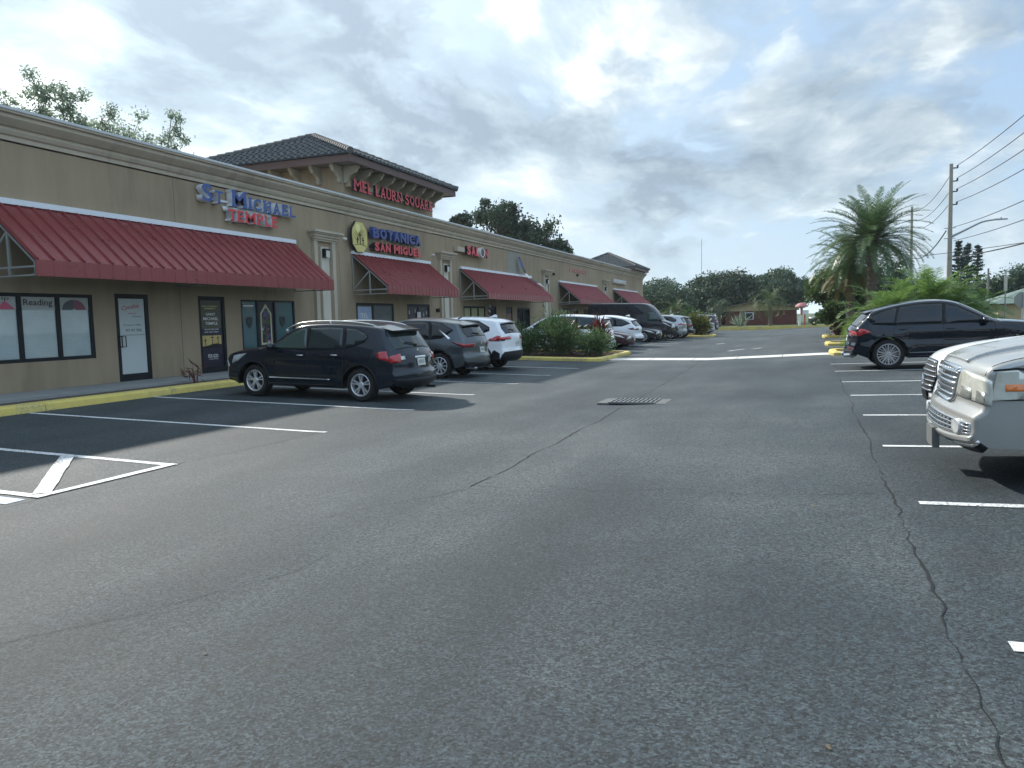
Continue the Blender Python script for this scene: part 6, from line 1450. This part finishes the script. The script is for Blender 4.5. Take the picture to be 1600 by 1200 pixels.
shrub('ti_plant', (7.6, 32.0, -.1), .40, 1.45, 'bright red cordyline in front of the plum sedan', 95, 'leaf_ti', 420, leaf=.36, asp=.16, group=G6, stems=4, cat='plant')
areca((4.6, 29.0, -.05), .8, .5, 'small arching palm at the left end of the island', 96, n=14, m='leaf_bright', group=G6, name='pygmy_palm', ll=.2)
shrub('croton_bush', (8.35, 61.2, -.2), 1.1, 1.75, 'yellow green croton on the second island', 97, 'leaf_croton', 4200, leaf=.2, asp=.42)
shrub('leafy_bush', (6.6, 61.5, -.2), 1.0, 1.4, 'dark green bush left of the yellow croton', 98, 'leaf_oleander', 2600, leaf=.2, asp=.4)
shrub('croton_bush', (17.75, 48.6, -.1), .42, 1.0, 'dark red croton on the third yellow island', 99, 'leaf_ti', 900, leaf=.16, asp=.4)
shrub('young_plant', (1.9, 14.75, -.05), .13, .62, 'scraggly cordyline seedling by the kerb between the two shop doors', 100, 'leaf_ti', 46, leaf=.22, asp=.13, stems=2, cat='plant')
shrub('agave_plant', (9.0, 97, -.1), .9, 1.5, 'spiky grey green plant against the brick house wall', 101, 'leaf_haze', 90, leaf=1.2, asp=.09, stems=4, up=3., cat='plant')
for i, (x, y, s_, lab) in enumerate(((1.2, 88, 1.6, 'low hedge bush behind the van'), (4.4, 89, 1.9, 'low hedge bush right of the arching palm'), (-.8, 87, 1.9, 'bright low tree against the end of the plaza'))):
    shrub('hedge_bush', (x, y, -.2), s_, s_*1.2, lab, 110+i, 'leaf_bright', 2600, leaf=.3, asp=.5, group='hedge bushes at the far end')
# litter
rs = np.random.RandomState(4)
b = MB()
for i in range(900):
    y = rs.uniform(3, 60)**1.0; x = rs.choice([rs.uniform(1.6, 2.25), rs.uniform(1.3, 2.9)], p=[.8, .2]); z = .0 if x < 2.22 else (.02 if x < 2.6 else zg(x)); z = .05 if x < 1.58 else z; a = rs.uniform(0, 3.1); s_ = rs.uniform(.012, .035)
    dx, dy = math.cos(a)*s_, math.sin(a)*s_; b.quad((x-dx, y-dy, z+.008), (x+dy*.4, y-dx*.4, z+.012), (x+dx, y+dy, z+.016), (x-dy*.4, y+dx*.4, z+.01))
tag(b.build('leaf_litter', mat('litter', (.16, .11, .06), .9, var=.5, vscale=9), None, fix=False), kind='stuff')
b = MB()
for i in range(240):
    x, y = rs.uniform(3, 21), rs.uniform(2.5, 40); z = zg(x)+.006; a = rs.uniform(0, 3.1); s_ = rs.uniform(.006, .022); dx, dy = math.cos(a)*s_, math.sin(a)*s_
    b.quad((x-dx, y-dy, z), (x+dy*.5, y-dx*.5, z+.003), (x+dx, y+dy, z+.006), (x-dy*.5, y+dx*.5, z+.002))
tag(b.build('scattered_debris', 'litter', None, fix=False), kind='stuff')

# ------------------------------------------------------------------ street furniture and far things
POLE = (23.9, 52)
root = empty('utility_pole', (POLE[0], POLE[1], 0), 'tall tapered concrete utility pole carrying a long street lamp arm', 'utility pole')
b = MB(); b.tube([(0, 0, -.5), (0, 0, 9.75)], [.21, .125], 4); b.build('pole', 'pole_concrete', root)
for z in (9.5, 8.75, 8.15, 7.4): b = MB(); b.box(.1, .34, -.04, .04, z-.03, z+.03); b.lathe([(.03, 0), (.06, .02), (.04, .07), (.06, .12), (.03, .16)], 10, 0, 'z', (.33, 0, z)); b.build('insulator', 'wire', root)
for z in (6.05, 5.45): b = MB(); b.box(-.3, .3, -.03, .03, z-.02, z+.02); b.build('bracket', 'galv', root)
b = MB(); P = catmull([(.1, 5.55), (.9, 5.95), (1.6, 6.28), (2.0, 6.36), (2.35, 6.38)], .15); b.tube([(p.x, 0, p.y) for p in P], [.07-.03*i/len(P) for i in range(len(P))], 8); arm = b.build('lamp_arm', 'galv', root)
b = MB(); b.box(2.3, 2.9, -.12, .12, 6.35, 6.42); b.box(2.55, 2.63, -.03, .03, 6.42, 6.5); b.box(2.25, 2.5, -.05, .05, 6.34, 6.44); b.build('lamp_head', 'galv', arm)
root = empty('utility_pole', (25.3, 80, 0), 'second concrete pole, half hidden by the tall palm', 'utility pole'); b = MB(); b.tube([(0, 0, -.4), (0, 0, 10.75)], [.2, .13], 4); b.build('pole', 'pole_concrete', root)
b = MB(); b.box(-.3, .4, -.04, .04, 10.3, 10.36); b.box(-.3, .4, -.04, .04, 9.5, 9.56); b.build('crossarm', 'wire', root)
root = empty('utility_pole', (31.5, 80, 0), 'slim wooden pole between the dark hanging trees', 'utility pole'); b = MB(); b.tube([(0, 0, -.4), (0, 0, 4.85)], [.11, .08], 8); b.build('pole', 'wood_pole', root); b = MB(); b.box(-.16, -.08, -.05, .05, 2.1, 2.5); b.build('meter_box', 'galv', root)
def wire(a, c, sag, label, rad=.018, group='overhead lines from the concrete pole'):
    a, c = Vector(a), Vector(c); n = 22; b = MB(); b.tube([a.lerp(c, i/n)-Vector((0, 0, sag*4*(i/n)*(1-i/n))) for i in range(n+1)], rad, 4); o = b.build('overhead_line', 'wire', None); tag(o, label, 'power line', group)
px, py = POLE
for i, (z, x2, z2) in enumerate(((9.65, 22.7, 9.75), (8.92, 22.85, 9.25), (8.3, 23.0, 8.55), (7.55, 23.1, 7.75))):
    wire((px+.33, py, z), (x2+.6, 2, z2), .9, ['topmost line running right from the concrete pole', 'second line from the top, right of the concrete pole', 'third line from the top, right of the concrete pole', 'fourth line from the top, right of the concrete pole'][i])
wire((px+.2, py, 6.1), (23.4, 2, 6.1), .7, 'line leaving the pole just above the lamp arm'); wire((px+.2, py, 5.3), (23.3, 2, 5.0), .55, 'line passing just below the lamp arm')
wire((px, py, 4.35), (23.5, 2, 4.5), .7, 'thick lower cable sagging to the right of the pole', .032); wire((22.3, py, 4.5), (34, 40, 5.6), .25, 'nearly level cable crossing behind the pole', .02)
for i, (z, z2) in enumerate(((9.0, 10.4), (8.1, 9.6), (7.4, 8.9))): wire((px-.1, py, z), (25.3, 80, z2), .6, ['upper line between the two concrete poles', 'middle line between the two concrete poles', 'lower line between the two concrete poles'][i])
wire((px-.2, py, 5.9), (25.1, 80, 6.3), .8, 'thick cable dropping left from the lamp arm bracket', .035)
# radio mast
root = empty('radio_mast', (-18.6, 300, 0), 'hair-thin radio mast above the round oak', 'mast'); b = MB(); b.tube([(0, 0, 0), (0, 0, 30)], [.18, .10], 4); b.build('pole', 'galv', root)
# brick house
root = empty('brick_house', (11.2, 105, -.2), 'low brown brick house with a tan gable behind the far kerb', 'house')
b = MB(); b.box(-4.6, 4.2, 0, 9, -.3, 1.95); b.build('wall', 'brick_red', root)
b = MB(); b.extr([(-4.9, 1.95), (4.5, 1.95), (4.5, 2.2), (-.9, 3.05), (-4.9, 2.35)], 'y', .02, 8.9); b.build('gable', 'siding_tan', root)
b = MB(); b.extr([(-5.6, 2.2), (-5.6, 2.33), (-.9, 3.22), (5.2, 2.35), (5.2, 2.2), (-.9, 3.08)], 'y', -.6, 9.6); b.build('roof', 'roof_shingle', root)
b = MB(); b.box(-2.1, -1.05, -.06, .05, .85, 1.75); b.box(-2.1, -1.05, -.09, -.061, 1.27, 1.33); o = b.build('window', 'white_metal', root)
b = MB(); b.box(-2.0, -1.15, -.10, -.065, .92, 1.68); b.build('pane', 'glass_mid', o)
# roadside figure: a painted post with red cap
root = empty('roadside_sign', (15.9, 87, -.1), 'red capped roadside post with a small white panel near the far kerb', 'sign')
b = MB(); b.tube([(.32, 0, 0), (.32, 0, 1.35)], .07, 8); b.build('post', 'plastic_red', root)
b = MB(); b.lathe([(.0, 2.5), (.35, 2.42), (.62, 2.18), (.66, 2.05), (.3, 2.0), (0, 2.0)], 16, 0, 'z', (0, 0, 0)); b.lathe([(.12, 1.2), (.12, 2.0)], 8, 0, 'z', (0, 0, 0)); b.build('cap', mat('cap_pink', (.42, .16, .16), .6, var=.6, vscale=6), root)
b = MB(); b.box(-.05, .7, -.06, -.02, 1.25, 1.7); b.build('panel', 'print_white', root)
b = MB(); b.tube([(-.2, 0, 0), (-.2, 0, .6)], .12, 8); b.box(-.34, -.06, -.05, .05, .6, 1.1); b.build('figure', 'can_white', root)
root = empty('pickup_truck', (0, 0, 0), 'dark pickup parked on grass under trees beyond the far kerb', 'pickup')
c = suv(root, 'paint_dark', L=4.8, w_=1.9, kind='cx5', cell=.25, glass='glass_mid', wheels='five'); root.location = (18.6, 92, -.1); root.rotation_euler = (0, 0, -2.2)
# street signs and far things on the right
root = empty('stop_sign', (24.9, 40, 0), 'back of an octagonal stop sign on a steel post', 'sign'); b = MB(); b.box(-.03, .03, -.02, .02, 0, 1.98); b.build('post', 'galv', root)
b = MB(); b.extr([(.38*math.cos(R(22.5+45*i)), 1.62+.38*math.sin(R(22.5+45*i))) for i in range(8)], 'y', .022, .03); b.build('panel', mat('sign_back', (.30, .30, .27), .5, metal=.4), root)
root = empty('street_sign', (24.2, 40, 0), 'narrow white sign on a slim post left of the stop sign', 'sign'); b = MB(); b.tube([(0, 0, 0), (0, 0, 2.95)], .028, 8); b.build('post', 'galv', root); b = MB(); b.box(-.07, .06, -.06, -.035, 2.05, 2.72); b.build('panel', mat('sign_cream', (.55, .50, .42), .5), root)
root = empty('parking_sign', (18.25, 47.6, 0), 'plain grey sign plate on a post by the thin palm trunk', 'sign'); b = MB(); b.tube([(0, 0, -.1), (0, 0, 1.6)], .03, 8); b.build('post', 'galv', root); b = MB(); b.box(-.16, .16, -.05, -.035, .9, 1.65); b.build('panel', 'galv', root)
root = empty('small_house', (31.6, 66, 0), 'cream house with a grey green hip roof behind the stop sign', 'house'); b = MB(); b.box(-2.2, 5, 0, 6, -.3, 1.55); b.build('wall', 'wall_cream', root)
b = MB(); hp = [(-2.9, -.7), (5.7, -.7), (5.7, 6.7), (-2.9, 6.7)]; rz_ = [(.6, 3), (3, 3)]
P = [(a, c_, 1.6) for a, c_ in hp]; b.poly([P[0], P[1], (3, 3, 2.9), (.6, 3, 2.9)]); b.poly([P[1], P[2], (3, 3, 2.9)]); b.poly([P[2], P[3], (.6, 3, 2.9), (3, 3, 2.9)]); b.poly([P[3], P[0], (.6, 3, 2.9)]); b.poly(P[::-1]); b.build('roof', 'roof_green', root)
root = empty('motor_home', (31.6, 58.5, 0), 'white motor home with dark windows parked beside the cream house', 'motor home')
b = MB(); b.box(-1.9, 4.5, 0, 2.3, .35, 2.35); b.build('body', 'bus_white', root)
b = MB(); b.box(-1.4, -.9, -.02, -.001, 1.1, 1.8); b.build('window', 'glass_dark', root); b = MB(); b.box(.6, 3.9, -.02, -.001, 1.15, 1.65); b.build('window', 'glass_dark', root); b = MB(); b.box(-.4, .1, -.02, -.001, .45, 1.9); b.build('door', 'white_metal', root)
for x_ in (-1.0, 3.2):
    b = MB(); b.lathe([(0, 0), (.38, 0), (.38, .25), (0, .25)], 20, 0, 'y', (x_, -.01, .38)); b.build('wheel', 'rubber', root)

# ------------------------------------------------------------------ humid air
hz_m = bpy.data.materials.new('haze'); hz_m.use_nodes = True; t = NT(hz_m.node_tree); hz_m.node_tree.nodes.clear()
vol = t.node('ShaderNodeVolumePrincipled', ins={'Color': (.80, .88, .92, 1), 'Density': .00028, 'Anisotropy': .45}); o = t.node('ShaderNodeOutputMaterial'); t.l.new(vol.outputs[0], o.inputs['Volume'])
b = MB(); b.box(-120, 140, -60, 330, -1.6, 34); tag(b.build('haze', hz_m), kind='stuff')

# unseen trees added behind the viewpoint to darken reflections in car sides and shop glass
def unseen_treeline(pts, seed, hgt):
    rs = np.random.RandomState(seed); P = []
    for (xa, ya), (xb_, yb_) in zip(pts, pts[1:]):
        L_ = math.hypot(xb_-xa, yb_-ya); n = int(L_*150); t_ = rs.rand(n); x = xa+(xb_-xa)*t_; y = ya+(yb_-ya)*t_
        h_ = np.array([hgt*(.75+.6*noise.noise(Vector((a*.09, b_*.09, seed)))+.25*noise.noise(Vector((a*.4, b_*.4, seed)))) for a, b_ in zip(x, y)])
        P.append(np.stack([x+rs.normal(size=n)*1.6, y+rs.normal(size=n)*1.6, rs.rand(n)**.8*h_-.4], 1))
    return leaf_mesh('unseen_treeline', 'leaf_oak', None, np.concatenate(P), 1., .9, .6, seed)
tag(unseen_treeline([(-40, -42), (60, -42), (95, -10), (95, 60)], 7, 9), kind='stuff')
